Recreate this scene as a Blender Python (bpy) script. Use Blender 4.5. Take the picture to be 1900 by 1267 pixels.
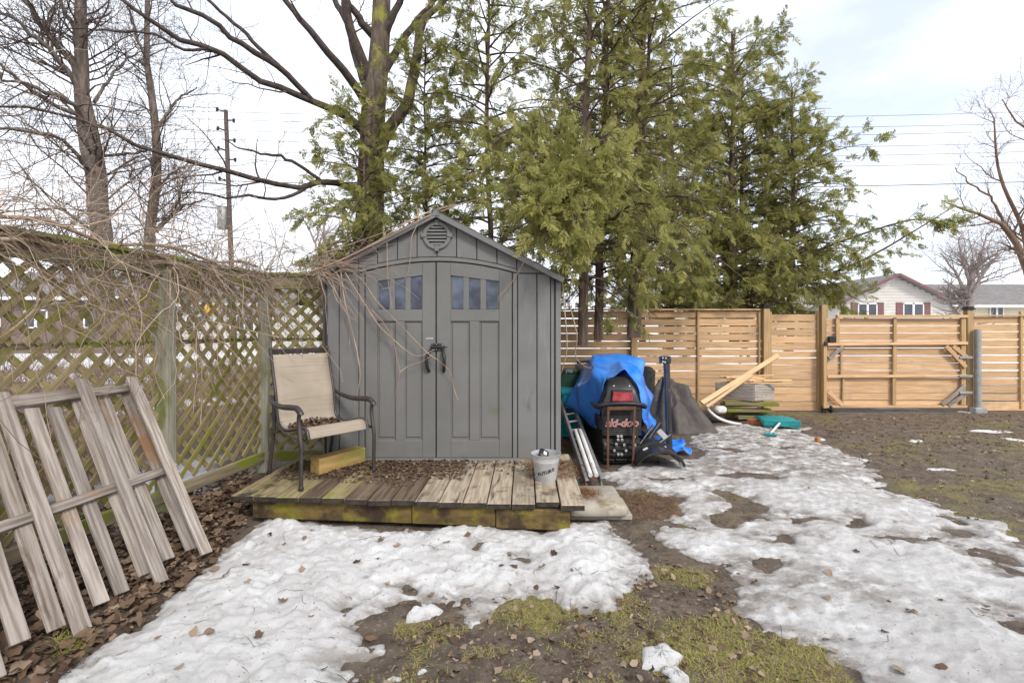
import bpy, math, random
import numpy as np
from mathutils import Vector, Matrix

# ------------------------------------------------------------------ scene, camera, light
for o in list(bpy.data.objects):
    bpy.data.objects.remove(o, do_unlink=True)
SC = bpy.context.scene
COL = SC.collection
random.seed(7)
RNG = np.random.default_rng(11)
F, CX, HZ, CAMZ = 900.0, 974.0, 612.0, 1.5       # focal length, principal point and horizon of the photograph, eye height

cam = bpy.data.cameras.new('camera')
cam.sensor_width = 36.0
cam.lens = 36.0 * F / 1900.0
cam.shift_x = -(CX - 950.0) / 1900.0
cam.shift_y = -(633.5 - HZ) / 1900.0
cam.clip_start = 0.05
cam.clip_end = 3000
co = bpy.data.objects.new('camera', cam)
COL.objects.link(co)
co.location = (0, 0, CAMZ)
co.rotation_euler = (math.radians(90), 0, 0)
SC.camera = co

SUN_EL, SUN_AZ = math.radians(42), math.radians(148)   # azimuth measured from +Y towards +X: behind the camera, to the right
world = bpy.data.worlds.new('World')
SC.world = world
world.use_nodes = True
wn = world.node_tree
wn.nodes.clear()
w_out = wn.nodes.new('ShaderNodeOutputWorld')
w_bg = wn.nodes.new('ShaderNodeBackground')
w_sky = wn.nodes.new('ShaderNodeTexSky')
w_sky.sky_type = 'NISHITA'
w_sky.sun_disc = False
w_sky.sun_elevation = SUN_EL
w_sky.sun_rotation = SUN_AZ
w_sky.air_density = 1.0
w_sky.dust_density = 1.5
w_tc = wn.nodes.new('ShaderNodeTexCoord')
w_map = wn.nodes.new('ShaderNodeMapping')
w_map.inputs['Scale'].default_value = (1.0, 1.0, 2.4)
w_map.inputs['Location'].default_value = (0.35, 0.1, 0.2)
w_no = wn.nodes.new('ShaderNodeTexNoise')
w_no.inputs['Scale'].default_value = 1.7
w_no.inputs['Detail'].default_value = 7
w_no.inputs['Roughness'].default_value = 0.52
w_ra = wn.nodes.new('ShaderNodeValToRGB')
w_ra.color_ramp.elements[0].position = 0.30
w_ra.color_ramp.elements[0].color = (0.50, 0.50, 0.50, 1)
w_ra.color_ramp.elements[1].position = 0.54
w_ra.color_ramp.elements[1].color = (0.97, 0.97, 0.97, 1)
w_mix = wn.nodes.new('ShaderNodeMix')
w_mix.data_type = 'RGBA'
w_mix.inputs['B'].default_value = (7.2, 7.5, 8.1, 1)     # thin bright cloud
wn.links.new(w_tc.outputs['Generated'], w_map.inputs['Vector'])
wn.links.new(w_map.outputs['Vector'], w_no.inputs['Vector'])
wn.links.new(w_no.outputs['Fac'], w_ra.inputs['Fac'])
wn.links.new(w_ra.outputs['Color'], w_mix.inputs['Factor'])
wn.links.new(w_sky.outputs['Color'], w_mix.inputs['A'])
wn.links.new(w_mix.outputs['Result'], w_bg.inputs['Color'])
w_bg.inputs['Strength'].default_value = 0.10
wn.links.new(w_bg.outputs['Background'], w_out.inputs['Surface'])

sun = bpy.data.lights.new('sun', 'SUN')
sun.energy = 1.5
sun.angle = math.radians(14)
sun.color = (1.0, 0.95, 0.87)
so = bpy.data.objects.new('sun', sun)
COL.objects.link(so)
sd = Vector((math.sin(SUN_AZ) * math.cos(SUN_EL), math.cos(SUN_AZ) * math.cos(SUN_EL), math.sin(SUN_EL)))
so.location = sd * 30
so.rotation_euler = sd.to_track_quat('Z', 'Y').to_euler()

SC.view_settings.view_transform = 'Standard'
SC.view_settings.look = 'None'
SC.view_settings.gamma = 1
SC.view_settings.exposure = 1.0
SC.view_settings.use_curve_mapping = False

# ------------------------------------------------------------------ small helpers
def V3(*a):
    return Vector(a)

def Wp(px, py, Y):
    """point of the place seen at pixel px,py of the photograph, at depth Y metres"""
    return Vector(((px - CX) / F * Y, Y, CAMZ - (py - HZ) / F * Y))

def Gp(px, py, z=0.0):
    Y = F * (CAMZ - z) / (py - HZ)
    return Vector(((px - CX) / F * Y, Y, z))

WM = {}

def link(o, parent=None, M=None):
    M = M if M is not None else Matrix.Identity(4)
    COL.objects.link(o)
    if parent is not None:
        o.parent = parent
        o.matrix_parent_inverse = WM[parent.name].inverted()
    o.matrix_basis = M
    WM[o.name] = M
    return o

def tag(o, label=None, cat=None, group=None, kind=None):
    if label: o['label'] = label
    if cat: o['category'] = cat
    if group: o['group'] = group
    if kind: o['kind'] = kind
    return o

def thing(name, label, cat, loc=(0, 0, 0), group=None, rz=0.0):
    o = bpy.data.objects.new(name, None)
    o.empty_display_size = 0.1
    link(o, None, Matrix.Translation(Vector(loc)) @ Matrix.Rotation(rz, 4, 'Z'))
    return tag(o, label, cat, group)

def obj(name, me, mat, parent=None, M=None):
    if mat is not None and len(me.materials) == 0:
        me.materials.append(mat)
    return link(bpy.data.objects.new(name, me), parent, M)

def chamfer_box(sx, sy, sz, c):
    hx, hy, hz = sx / 2, sy / 2, sz / 2
    c = min(c, hx * .6, hy * .6, hz * .6)
    vs, idx = [], {}
    for i in (-1, 1):
        for j in (-1, 1):
            for k in (-1, 1):
                idx[(i, j, k)] = len(vs)
                vs += [(i * hx, j * (hy - c), k * (hz - c)), (i * (hx - c), j * hy, k * (hz - c)), (i * (hx - c), j * (hy - c), k * hz)]
    fs = []
    def q(a, b, c_, d, n):
        pts = [Vector(vs[t]) for t in (a, b, c_, d)]
        nn = (pts[1] - pts[0]).cross(pts[2] - pts[0])
        fs.append((a, b, c_, d) if nn.dot(Vector(n)) > 0 else (d, c_, b, a))
    for s in (-1, 1):
        q(idx[(s, -1, -1)], idx[(s, 1, -1)], idx[(s, 1, 1)], idx[(s, -1, 1)], (s, 0, 0))
        q(idx[(-1, s, -1)] + 1, idx[(1, s, -1)] + 1, idx[(1, s, 1)] + 1, idx[(-1, s, 1)] + 1, (0, s, 0))
        q(idx[(-1, -1, s)] + 2, idx[(1, -1, s)] + 2, idx[(1, 1, s)] + 2, idx[(-1, 1, s)] + 2, (0, 0, s))
    for a in (-1, 1):
        for b in (-1, 1):
            q(idx[(a, b, -1)], idx[(a, b, 1)], idx[(a, b, 1)] + 1, idx[(a, b, -1)] + 1, (a, b, 0))
            q(idx[(a, -1, b)], idx[(a, 1, b)], idx[(a, 1, b)] + 2, idx[(a, -1, b)] + 2, (a, 0, b))
            q(idx[(-1, a, b)] + 1, idx[(1, a, b)] + 1, idx[(1, a, b)] + 2, idx[(-1, a, b)] + 2, (0, a, b))
    for i in (-1, 1):
        for j in (-1, 1):
            for k in (-1, 1):
                b = idx[(i, j, k)]
                pts = [Vector(vs[b + t]) for t in range(3)]
                nn = (pts[1] - pts[0]).cross(pts[2] - pts[0])
                fs.append((b, b + 1, b + 2) if nn.dot(Vector((i, j, k))) > 0 else (b + 2, b + 1, b))
    return vs, fs

def frame(p0, p1, normal):
    """matrix with X along p0->p1, Z towards normal, at the middle"""
    p0, p1 = Vector(p0), Vector(p1)
    x = (p1 - p0).normalized()
    n = Vector(normal)
    z = (n - x * n.dot(x)).normalized()
    y = z.cross(x)
    M = Matrix((x, y, z)).transposed().to_4x4()
    M.translation = (p0 + p1) / 2
    return M

class MB:
    def __init__(self):
        self.v, self.f = [], []
    def add(self, vs, fs, M=None):
        b = len(self.v)
        self.v += [tuple(M @ Vector(p)) for p in vs] if M is not None else [tuple(p) for p in vs]
        self.f += [tuple(b + i for i in f) for f in fs]
        return self
    def box(self, size, M, c=.004):
        if not isinstance(M, Matrix):
            M = Matrix.Translation(Vector(M))
        return self.add(*chamfer_box(*size, c), M)
    def span(self, x0, x1, y0, y1, z0, z1, c=.004):
        return self.box((x1 - x0, y1 - y0, z1 - z0), ((x0 + x1) / 2, (y0 + y1) / 2, (z0 + z1) / 2), c)
    def plank(self, p0, p1, w, t, n, c=.004):
        return self.box(((Vector(p1) - Vector(p0)).length, w, t), frame(p0, p1, n), c)
    def tube(self, pts, r, n=8, cap=True):
        pts = [Vector(p) for p in pts]
        if not hasattr(r, '__len__'):
            r = [r] * len(pts)
        vs, fs = [], []
        t0 = (pts[1] - pts[0]).normalized()
        u = t0.orthogonal().normalized()
        for i, p in enumerate(pts):
            t = (pts[min(i + 1, len(pts) - 1)] - pts[max(i - 1, 0)]).normalized()
            u = (u - t * u.dot(t)).normalized()
            w = t.cross(u)
            for k in range(n):
                a = 2 * math.pi * k / n
                vs.append(p + (u * math.cos(a) + w * math.sin(a)) * r[i])
        for i in range(len(pts) - 1):
            for k in range(n):
                a, b = i * n + k, i * n + (k + 1) % n
                fs.append((a, b, b + n, a + n))
        if cap:
            fs.append(tuple(range(n - 1, -1, -1)))
            fs.append(tuple((len(pts) - 1) * n + k for k in range(n)))
        return self.add(vs, fs)
    def prism(self, poly, y0, y1, c=0.0, M=None):
        """poly: (x,z) points of a convex outline, extruded from y0 (front, towards the camera) to y1"""
        n = len(poly)
        area = sum(poly[i][0] * poly[(i + 1) % n][1] - poly[(i + 1) % n][0] * poly[i][1] for i in range(n))
        if area < 0:
            poly = poly[::-1]
        vs, fs = [], []
        if c > 0:
            ins = []
            for i in range(n):
                a, b, d = Vector(poly[i - 1]), Vector(poly[i]), Vector(poly[(i + 1) % n])
                e1, e2 = (b - a).normalized(), (d - b).normalized()
                n1, n2 = Vector((-e1.y, e1.x)), Vector((-e2.y, e2.x))
                m = (n1 + n2)
                m = m / max(m.dot(n1), .3)
                ins.append(b + m * c)
            vs += [(p.x, y0, p.y) for p in ins]
            vs += [(p[0], y0 + c, p[1]) for p in poly]
            vs += [(p[0], y1, p[1]) for p in poly]
            rings = 3
        else:
            vs += [(p[0], y0, p[1]) for p in poly]
            vs += [(p[0], y1, p[1]) for p in poly]
            rings = 2
        fs.append(tuple(range(n)))
        for k in range(rings - 1):
            for i in range(n):
                j = (i + 1) % n
                fs.append((k * n + j, k * n + i, (k + 1) * n + i, (k + 1) * n + j))
        fs.append(tuple((rings - 1) * n + i for i in range(n - 1, -1, -1)))
        return self.add(vs, fs, M)
    def lathe(self, prof, n=24, M=None):
        vs, fs = [], []
        for r, z in prof:
            for k in range(n):
                a = 2 * math.pi * k / n
                vs.append((r * math.cos(a), r * math.sin(a), z))
        for i in range(len(prof) - 1):
            for k in range(n):
                a, b = i * n + k, i * n + (k + 1) % n
                fs.append((a, b, b + n, a + n))
        return self.add(vs, fs, M)
    def mesh(self, name, smooth=None):
        me = bpy.data.meshes.new(name)
        me.from_pydata(self.v, [], self.f)
        if smooth is not None:
            me.polygons.foreach_set('use_smooth', [True] * len(me.polygons))
            me.set_sharp_from_angle(angle=math.radians(smooth))
        me.update()
        return me
    def build(self, name, mat, parent=None, smooth=None, origin=None):
        if origin is not None:
            o = Vector(origin)
            self.v = [tuple(Vector(p) - o) for p in self.v]
            return obj(name, self.mesh(name, smooth), mat, parent, Matrix.Translation(o))
        return obj(name, self.mesh(name, smooth), mat, parent)

_cache = {}
def plank(name, p0, p1, w, t, n, mat, parent=None, c=.003, ext=0.0):
    L = round((Vector(p1) - Vector(p0)).length + ext, 3)
    key = (L, round(w, 3), round(t, 3), mat.name)
    if key not in _cache:
        m = MB().box((L, w, t), Matrix.Identity(4), c).mesh('plank')
        m.materials.append(mat)
        _cache[key] = m
    return obj(name, _cache[key], None, parent, frame(p0, p1, n))

def smooth_pts(pts, k=6):
    """Catmull-Rom through the points"""
    pts = [Vector(p) for p in pts]
    out = []
    for i in range(len(pts) - 1):
        a, b, c, d = pts[max(i - 1, 0)], pts[i], pts[i + 1], pts[min(i + 2, len(pts) - 1)]
        for j in range(k):
            t = j / k
            out.append(.5 * ((2 * b) + (c - a) * t + (2 * a - 5 * b + 4 * c - d) * t * t + (3 * b - a - 3 * c + d) * t ** 3))
    out.append(pts[-1])
    return out

def np_mesh(name, V, Fa, mat, smooth=False, attrs=None):
    me = bpy.data.meshes.new(name)
    V = np.ascontiguousarray(V, dtype=np.float32)
    Fa = np.ascontiguousarray(Fa, dtype=np.int32)
    m, k = Fa.shape
    me.vertices.add(len(V)); me.vertices.foreach_set('co', V.ravel())
    me.loops.add(m * k); me.loops.foreach_set('vertex_index', Fa.ravel())
    me.polygons.add(m); me.polygons.foreach_set('loop_start', np.arange(0, m * k, k, dtype=np.int32))
    if smooth:
        me.polygons.foreach_set('use_smooth', np.ones(m, dtype=bool))
    for an, av in (attrs or {}).items():
        at = me.attributes.new(an, 'FLOAT', 'POINT')
        at.data.foreach_set('value', np.ascontiguousarray(av, dtype=np.float32))
    me.update(calc_edges=True)
    me.materials.append(mat)
    return me

# value noise -------------------------------------------------------
def _hash(ix, iy, s):
    h = (ix.astype(np.int64) * 374761393 + iy.astype(np.int64) * 668265263 + s * 1442695041) & 0x7fffffff
    h = ((h ^ (h >> 13)) * 1274126177) & 0x7fffffff
    return ((h ^ (h >> 16)) & 0xffff) / 65535.0

def vnoise(x, y, s=0):
    ix, iy = np.floor(x), np.floor(y)
    fx, fy = x - ix, y - iy
    fx, fy = fx * fx * (3 - 2 * fx), fy * fy * (3 - 2 * fy)
    a, b = _hash(ix, iy, s), _hash(ix + 1, iy, s)
    c, d = _hash(ix, iy + 1, s), _hash(ix + 1, iy + 1, s)
    return (a + (b - a) * fx) * (1 - fy) + (c + (d - c) * fx) * fy

def fbm(x, y, s=0, o=4):
    t, a, n = 0, .5, 0
    for k in range(o):
        t = t + a * (vnoise(x * 2 ** k + 17 * k, y * 2 ** k - 9 * k, s + k) - .5)
        n += a; a *= .5
    return t / n * 2          # about -1..1

def sd_poly(x, y, poly):
    """signed distance, positive inside"""
    d = np.full(x.shape, 1e9); ins = np.zeros(x.shape, dtype=bool)
    n = len(poly)
    for i in range(n):
        ax, ay = poly[i]; bx, by = poly[(i + 1) % n]
        ex, ey = bx - ax, by - ay
        t = np.clip(((x - ax) * ex + (y - ay) * ey) / (ex * ex + ey * ey + 1e-12), 0, 1)
        d = np.minimum(d, (x - ax - t * ex) ** 2 + (y - ay - t * ey) ** 2)
        c = ((ay > y) != (by > y)) & (x < (bx - ax) * (y - ay) / (by - ay + 1e-12) + ax)
        ins ^= c
    return np.where(ins, 1, -1) * np.sqrt(d)

def gpoly(pts):
    return [tuple(Gp(px, py).xy) for px, py in pts]

def sstep(a, b, x):
    t = np.clip((x - a) / (b - a), 0, 1)
    return t * t * (3 - 2 * t)

# ------------------------------------------------------------------ materials
def nd(nt, typ, **kw):
    n = nt.nodes.new(typ)
    for k, v in kw.items():
        if k in n.inputs:
            n.inputs[k].default_value = v
        else:
            setattr(n, k, v)
    return n

def c4(c):
    return (c[0], c[1], c[2], 1)

def pm(name, c1, c2, scale=(1, 1, 1), ns=5.0, detail=6, rough=.75, lo=.35, hi=.65, c3=None, s3=(1, 1, 1), n3=2.0, lo3=.52, hi3=.68,
       bump=.25, bdist=.01, bscale=None, rand=0.0, metal=0.0, spec=.35, attr3=None, transl=0.0, c5=None, n5=3.0, lo5=.55, hi5=.65, s5=(1, 1, 1)):
    """layered procedural material: two tones by noise, optional stains, tone shift from one object to the next, fine relief"""
    m = bpy.data.materials.new(name)
    m.use_nodes = True
    nt = m.node_tree
    L = nt.links.new
    bs = nt.nodes['Principled BSDF']
    out = nt.nodes['Material Output']
    tc = nd(nt, 'ShaderNodeTexCoord')
    oi = nd(nt, 'ShaderNodeObjectInfo')
    off = nd(nt, 'ShaderNodeVectorMath', operation='SCALE')
    cmb = nd(nt, 'ShaderNodeCombineXYZ')
    for k in range(3):
        L(oi.outputs['Random'], cmb.inputs[k])
    L(cmb.outputs[0], off.inputs[0]); off.inputs['Scale'].default_value = 37.0 if rand > 0 else 0.0
    add = nd(nt, 'ShaderNodeVectorMath', operation='ADD')
    L(tc.outputs['Object'], add.inputs[0]); L(off.outputs[0], add.inputs[1])
    def noise(sc, s, d, rgh=.55):
        mp = nd(nt, 'ShaderNodeMapping'); mp.inputs['Scale'].default_value = sc
        L(add.outputs[0], mp.inputs['Vector'])
        n = nd(nt, 'ShaderNodeTexNoise', Scale=s, Detail=d, Roughness=rgh)
        L(mp.outputs[0], n.inputs['Vector'])
        return n.outputs['Fac']
    def mr(src, a, b):
        r = nd(nt, 'ShaderNodeMapRange'); r.interpolation_type = 'SMOOTHSTEP'
        r.inputs['From Min'].default_value = a; r.inputs['From Max'].default_value = b
        L(src, r.inputs['Value'])
        return r.outputs[0]
    n1 = noise(scale, ns, detail)
    mx = nd(nt, 'ShaderNodeMix', data_type='RGBA')
    mx.inputs['A'].default_value = c4(c1); mx.inputs['B'].default_value = c4(c2)
    L(mr(n1, lo, hi), mx.inputs['Factor'])
    col = mx.outputs['Result']
    for (cc, ss, nn, l_, h_, at) in ((c3, s3, n3, lo3, hi3, attr3), (c5, s5, n5, lo5, hi5, None)):
        if cc is None:
            continue
        f = mr(noise(ss, nn, 6, .62), l_, h_)
        if at:
            a = nd(nt, 'ShaderNodeAttribute', attribute_name=at)
            mm = nd(nt, 'ShaderNodeMath', operation='MULTIPLY')
            L(f, mm.inputs[0]); L(a.outputs['Fac'], mm.inputs[1])
            f = mm.outputs[0]
        m2 = nd(nt, 'ShaderNodeMix', data_type='RGBA')
        L(col, m2.inputs['A']); m2.inputs['B'].default_value = c4(cc)
        L(f, m2.inputs['Factor'])
        col = m2.outputs['Result']
    if rand > 0:
        hs = nd(nt, 'ShaderNodeHueSaturation')
        r = nd(nt, 'ShaderNodeMapRange'); r.inputs['To Min'].default_value = 1 - rand; r.inputs['To Max'].default_value = 1 + rand
        L(oi.outputs['Random'], r.inputs['Value']); L(r.outputs[0], hs.inputs['Value'])
        L(col, hs.inputs['Color'])
        col = hs.outputs['Color']
    L(col, bs.inputs['Base Color'])
    bs.inputs['Roughness'].default_value = rough
    bs.inputs['Metallic'].default_value = metal
    bs.inputs['Specular IOR Level'].default_value = spec
    if bump > 0:
        b = nd(nt, 'ShaderNodeBump'); b.inputs['Strength'].default_value = bump; b.inputs['Distance'].default_value = bdist
        L(noise(bscale[0], bscale[1], 8) if bscale else n1, b.inputs['Height'])
        L(b.outputs[0], bs.inputs['Normal'])
    if transl > 0:
        tr = nd(nt, 'ShaderNodeBsdfTranslucent'); L(col, tr.inputs['Color'])
        ms = nd(nt, 'ShaderNodeMixShader'); ms.inputs[0].default_value = transl
        L(bs.outputs[0], ms.inputs[1]); L(tr.outputs[0], ms.inputs[2])
        L(ms.outputs[0], out.inputs['Surface'])
    return m

GR = (1.2, 22, 22)      # wood grain runs along local X
Mt = {}
Mt['fence_new'] = pm('new_pine', (.60, .395, .225), (.47, .29, .15), GR, 2.2, rough=.8, bump=.15, bdist=.004, rand=.17, c5=(.36, .26, .17), n5=1.6, lo5=.55, hi5=.75, c3=(.30, .15, .06), s3=(1.5, 6, 6), n3=2.2, lo3=.66, hi3=.76)
Mt['lumber'] = pm('fresh_lumber', (.66, .46, .26), (.55, .36, .19), GR, 2.2, rough=.8, bump=.12, bdist=.004, rand=.12)
Mt['treated'] = pm('treated_post', (.45, .31, .165), (.36, .235, .11), GR, 2.0, rough=.8, bump=.15, bdist=.004, rand=.1)
Mt['grey_wood'] = pm('weathered_pallet_wood', (.37, .325, .29), (.20, .165, .14), GR, 2.4, rough=.88, bump=.4, bdist=.006, rand=.2, c3=(.12, .085, .065), s3=(1, 5, 5), n3=2.3, lo3=.57, hi3=.72, c5=(.26, .15, .08), n5=1.3, lo5=.6, hi5=.72)
Mt['lattice'] = pm('lattice_wood', (.33, .265, .14), (.21, .165, .08), GR, 2.0, rough=.88, bump=.3, bdist=.004, rand=.2, c3=(.175, .165, .03), s3=(1, 2, 2), n3=1.6, lo3=.45, hi3=.64)
Mt['lattice_rail'] = pm('mossy_rail_wood', (.27, .22, .14), (.16, .13, .085), GR, 2.0, rough=.9, bump=.4, bdist=.006, rand=.15, c3=(.17, .19, .025), s3=(1, 2, 2), n3=2.2, lo3=.44, hi3=.58)
Mt['lattice_post'] = pm('grey_green_post', (.31, .30, .24), (.21, .20, .15), GR, 2.0, rough=.9, bump=.3, bdist=.005, rand=.1, c3=(.15, .16, .05), s3=(1, 2, 2), n3=1.6, lo3=.5, hi3=.66)
Mt['deck'] = pm('old_deck_wood', (.375, .315, .235), (.235, .185, .13), (1.2, 16, 16), 2.2, rough=.88, bump=.5, bdist=.006, rand=.14, c3=(.05, .038, .028), s3=(1.0, 7, 7), n3=1.9, lo3=.54, hi3=.70, c5=(.12, .085, .05), n5=5, lo5=.52, hi5=.68)
Mt['deck_moss'] = pm('mossy_deck_wood', (.30, .25, .13), (.17, .13, .075), (1.2, 16, 16), 2.2, rough=.92, bump=.5, bdist=.006, rand=.12, c3=(.21, .185, .05), s3=(2, 4, 4), n3=2.0, lo3=.47, hi3=.66, c5=(.035, .027, .02), n5=4, lo5=.55, hi5=.68)
Mt['deck_wet'] = pm('dark_wet_deck_wood', (.16, .115, .075), (.075, .052, .037), (1.2, 16, 16), 2.2, rough=.7, bump=.5, bdist=.006, rand=.14, c3=(.19, .165, .06), s3=(1, 4, 4), n3=2.0, lo3=.52, hi3=.7)
Mt['deck_end'] = pm('black_wet_end_grain', (.045, .034, .026), (.02, .016, .013), ns=22, rough=.8, bump=.5, bdist=.006)
Mt['beam_moss'] = pm('mossy_beam', (.17, .115, .035), (.085, .055, .022), (1, 5, 5), 2.6, rough=.93, bump=.5, bdist=.008, rand=.15, c3=(.19, .165, .02), n3=5, lo3=.5, hi3=.66, c5=(.04, .025, .015), n5=4, lo5=.47, hi5=.66)
Mt['block'] = pm('cut_timber', (.40, .27, .10), (.26, .165, .06), GR, 1.6, rough=.8, bump=.15, bdist=.004, c3=(.28, .26, .06), n3=6, lo3=.5, hi3=.65)
Mt['shed'] = pm('grey_moulded_plastic', (.168, .166, .163), (.146, .143, .138), (1, 1, 1), 2.2, rough=.58, bump=.4, bdist=.003, bscale=((70, 70, 6), 1.6), spec=.35, c3=(.205, .20, .19), s3=(6, 6, .8), n3=2.0, lo3=.60, hi3=.8, c5=(.10, .10, .085), s5=(3, 3, 1), n5=2.2, lo5=.62, hi5=.8)
Mt['shed_low'] = pm('grey_plastic_door', (.156, .153, .147), (.136, .133, .126), (1, 1, 1), 2.2, rough=.58, bump=.4, bdist=.003, bscale=((70, 70, 6), 1.6), spec=.35, c3=(.115, .122, .065), s3=(1, 1, 1), n3=2.3, lo3=.60, hi3=.78, c5=(.19, .185, .175), s5=(6, 6, .8), n5=2.0, lo5=.62, hi5=.8)
Mt['shed_core'] = pm('dark_shed_inside', (.02, .02, .02), (.03, .03, .03), bump=0)
Mt['roof'] = pm('grey_roof_plastic', (.105, .10, .096), (.085, .08, .077), ns=4, rough=.7, bump=.3, bdist=.004, bscale=((1, 1, 1), 60))
Mt['black_plastic'] = pm('black_plastic', (.016, .016, .018), (.028, .027, .027), ns=8, rough=.42, bump=.05)
Mt['black_matte'] = pm('black_rubber', (.018, .017, .016), (.035, .032, .03), ns=14, rough=.8, bump=.3, bdist=.004)
Mt['black_steel'] = pm('black_painted_steel', (.013, .014, .017), (.03, .03, .033), ns=10, rough=.33, bump=.08, spec=.5, c3=(.10, .085, .07), n3=9, lo3=.63, hi3=.74)
Mt['bronze'] = pm('bronze_painted_aluminium', (.035, .028, .026), (.055, .045, .042), ns=12, rough=.38, bump=.06, spec=.5)
Mt['sling'] = pm('beige_sling_mesh', (.36, .305, .24), (.30, .25, .195), (1, 1, 1), 2.2, rough=.85, bump=.3, bdist=.002, bscale=((3, 3, 110), 1.2), c3=(.24, .195, .145), s3=(1, 1, 45), n3=1.6, lo3=.52, hi3=.7)
Mt['galv'] = pm('galvanised_steel', (.50, .50, .50), (.38, .385, .40), ns=9, rough=.45, metal=.35, bump=.08, c3=(.22, .19, .15), n3=5, lo3=.58, hi3=.75)
Mt['alu'] = pm('dull_aluminium', (.42, .41, .40), (.30, .29, .28), (2, 20, 20), 2, rough=.42, metal=.6, bump=.08, c3=(.13, .11, .09), n3=6, lo3=.56, hi3=.72)
Mt['white_plastic'] = pm('white_plastic', (.72, .71, .69), (.58, .56, .53), ns=5, rough=.5, bump=.08, c3=(.33, .28, .22), n3=7, lo3=.6, hi3=.78)
Mt['white_paint'] = pm('white_paint', (.72, .71, .69), (.62, .61, .6), ns=3, rough=.6, bump=.05)
Mt['print_dark'] = pm('dark_print', (.02, .02, .02), (.03, .03, .03), bump=0)
Mt['print_white'] = pm('white_print', (.75, .75, .74), (.65, .65, .64), bump=0)
Mt['print_red'] = pm('red_print', (.42, .05, .035), (.34, .045, .03), bump=0)
Mt['red_lens'] = pm('red_tail_lens', (.26, .022, .03), (.40, .07, .08), (1, 1, 1), 9, rough=.18, bump=.15, bdist=.002, bscale=((60, 1, 60), 1.5), spec=.6)
Mt['rust'] = pm('rusty_steel', (.135, .06, .035), (.075, .04, .028), ns=14, rough=.85, bump=.3, bdist=.003)
Mt['tarp_blue'] = pm('blue_tarp', (.03, .22, .80), (.06, .29, .86), ns=5, rough=.28, bump=.35, bdist=.012, bscale=((1, 1, 2.2), 6), spec=.6, transl=.10)
Mt['tarp_grey'] = pm('brown_grey_tarp', (.085, .072, .062), (.06, .05, .043), ns=5, rough=.6, bump=.7, bdist=.04, bscale=((1, 1, .6), 7))
Mt['teal'] = pm('teal_plastic', (.01, .24, .25), (.015, .19, .20), ns=6, rough=.42, bump=.1, c3=(.12, .17, .15), n3=9, lo3=.6, hi3=.75)
Mt['turquoise'] = pm('turquoise_plastic', (.01, .30, .36), (.015, .24, .30), ns=5, rough=.5, bump=.05)
Mt['green_dark'] = pm('dark_green_plastic', (.018, .055, .04), (.03, .075, .05), ns=5, rough=.5, bump=.05)
Mt['concrete'] = pm('concrete', (.38, .345, .29), (.29, .26, .21), ns=7, rough=.9, bump=.35, bdist=.004, bscale=((1, 1, 1), 70), c3=(.20, .18, .04), n3=3.0, lo3=.56, hi3=.72, c5=(.16, .11, .07), n5=2.3, lo5=.58, hi5=.68)
Mt['brick'] = pm('red_brown_block', (.40, .15, .05), (.28, .10, .04), (2, 9, 9), 3, rough=.85, bump=.3, bdist=.004)
Mt['bark'] = pm('maple_bark', (.15, .115, .09), (.075, .057, .047), (9, 9, 1.6), 2.2, rough=.95, bump=.9, bdist=.03, c3=(.24, .225, .05), s3=(1, 1, .7), n3=3.2, lo3=.50, hi3=.66)
Mt['bark_limb'] = pm('dark_limb_bark', (.085, .065, .055), (.045, .034, .03), (6, 6, 6), 2.2, rough=.95, bump=.5, bdist=.01)
Mt['bark_grey'] = pm('grey_bark', (.20, .165, .14), (.10, .08, .068), (9, 9, 1.6), 2.2, rough=.95, bump=.9, bdist=.03)
Mt['bark_cedar'] = pm('cedar_bark', (.15, .105, .08), (.07, .05, .04), (14, 14, 1.2), 2.0, rough=.95, bump=.8, bdist=.02)
Mt['twig'] = pm('dark_twigs', (.075, .055, .047), (.12, .09, .075), ns=4, rough=.9, bump=0)
Mt['twig_light'] = pm('pale_brown_twigs', (.24, .16, .11), (.17, .11, .08), ns=4, rough=.9, bump=0)
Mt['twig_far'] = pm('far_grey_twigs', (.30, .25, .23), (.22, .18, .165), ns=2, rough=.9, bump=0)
Mt['vine'] = pm('dry_vine_stems', (.50, .38, .27), (.27, .19, .135), ns=3.0, rough=.85, bump=0, c3=(.30, .12, .055), n3=1.7, lo3=.55, hi3=.66)
Mt['vine_red'] = pm('red_brown_vine', (.36, .235, .16), (.27, .165, .115), ns=3.0, rough=.8, bump=0)
Mt['pole'] = pm('utility_pole_wood', (.10, .082, .075), (.07, .057, .052), (6, 6, 1), 2, rough=.95, bump=.2)
Mt['wire'] = pm('power_cable', (.09, .09, .10), (.11, .11, .12), bump=0)
Mt['siding'] = pm('cream_siding', (.56, .53, .49), (.50, .47, .43), ns=1.5, rough=.8, bump=0)
Mt['cream_wall'] = pm('pale_yellow_wall', (.60, .52, .38), (.54, .47, .34), ns=1, rough=.8, bump=0)
Mt['maroon'] = pm('maroon_shutter', (.17, .085, .085), (.145, .075, .075), ns=2, rough=.7, bump=0)
Mt['shingle'] = pm('grey_shingles', (.20, .185, .18), (.145, .135, .13), ns=3, rough=.9, bump=.2, bdist=.03, bscale=((1, 1, 6), 3))
Mt['shingle_pale'] = pm('pale_shingles', (.40, .38, .37), (.32, .305, .3), ns=3, rough=.9, bump=.2, bdist=.03, bscale=((1, 1, 6), 3))
Mt['brick_wall'] = pm('brick_wall_far', (.17, .125, .105), (.145, .105, .09), (1, 1, 3), 3, rough=.9, bump=0)
Mt['far_glass'] = pm('dark_window_glass', (.03, .035, .045), (.06, .065, .08), ns=.8, rough=.08, bump=0, spec=.6)
Mt['sign_yellow'] = pm('yellow_sign', (.70, .40, .02), (.62, .34, .02), bump=0)
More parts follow.
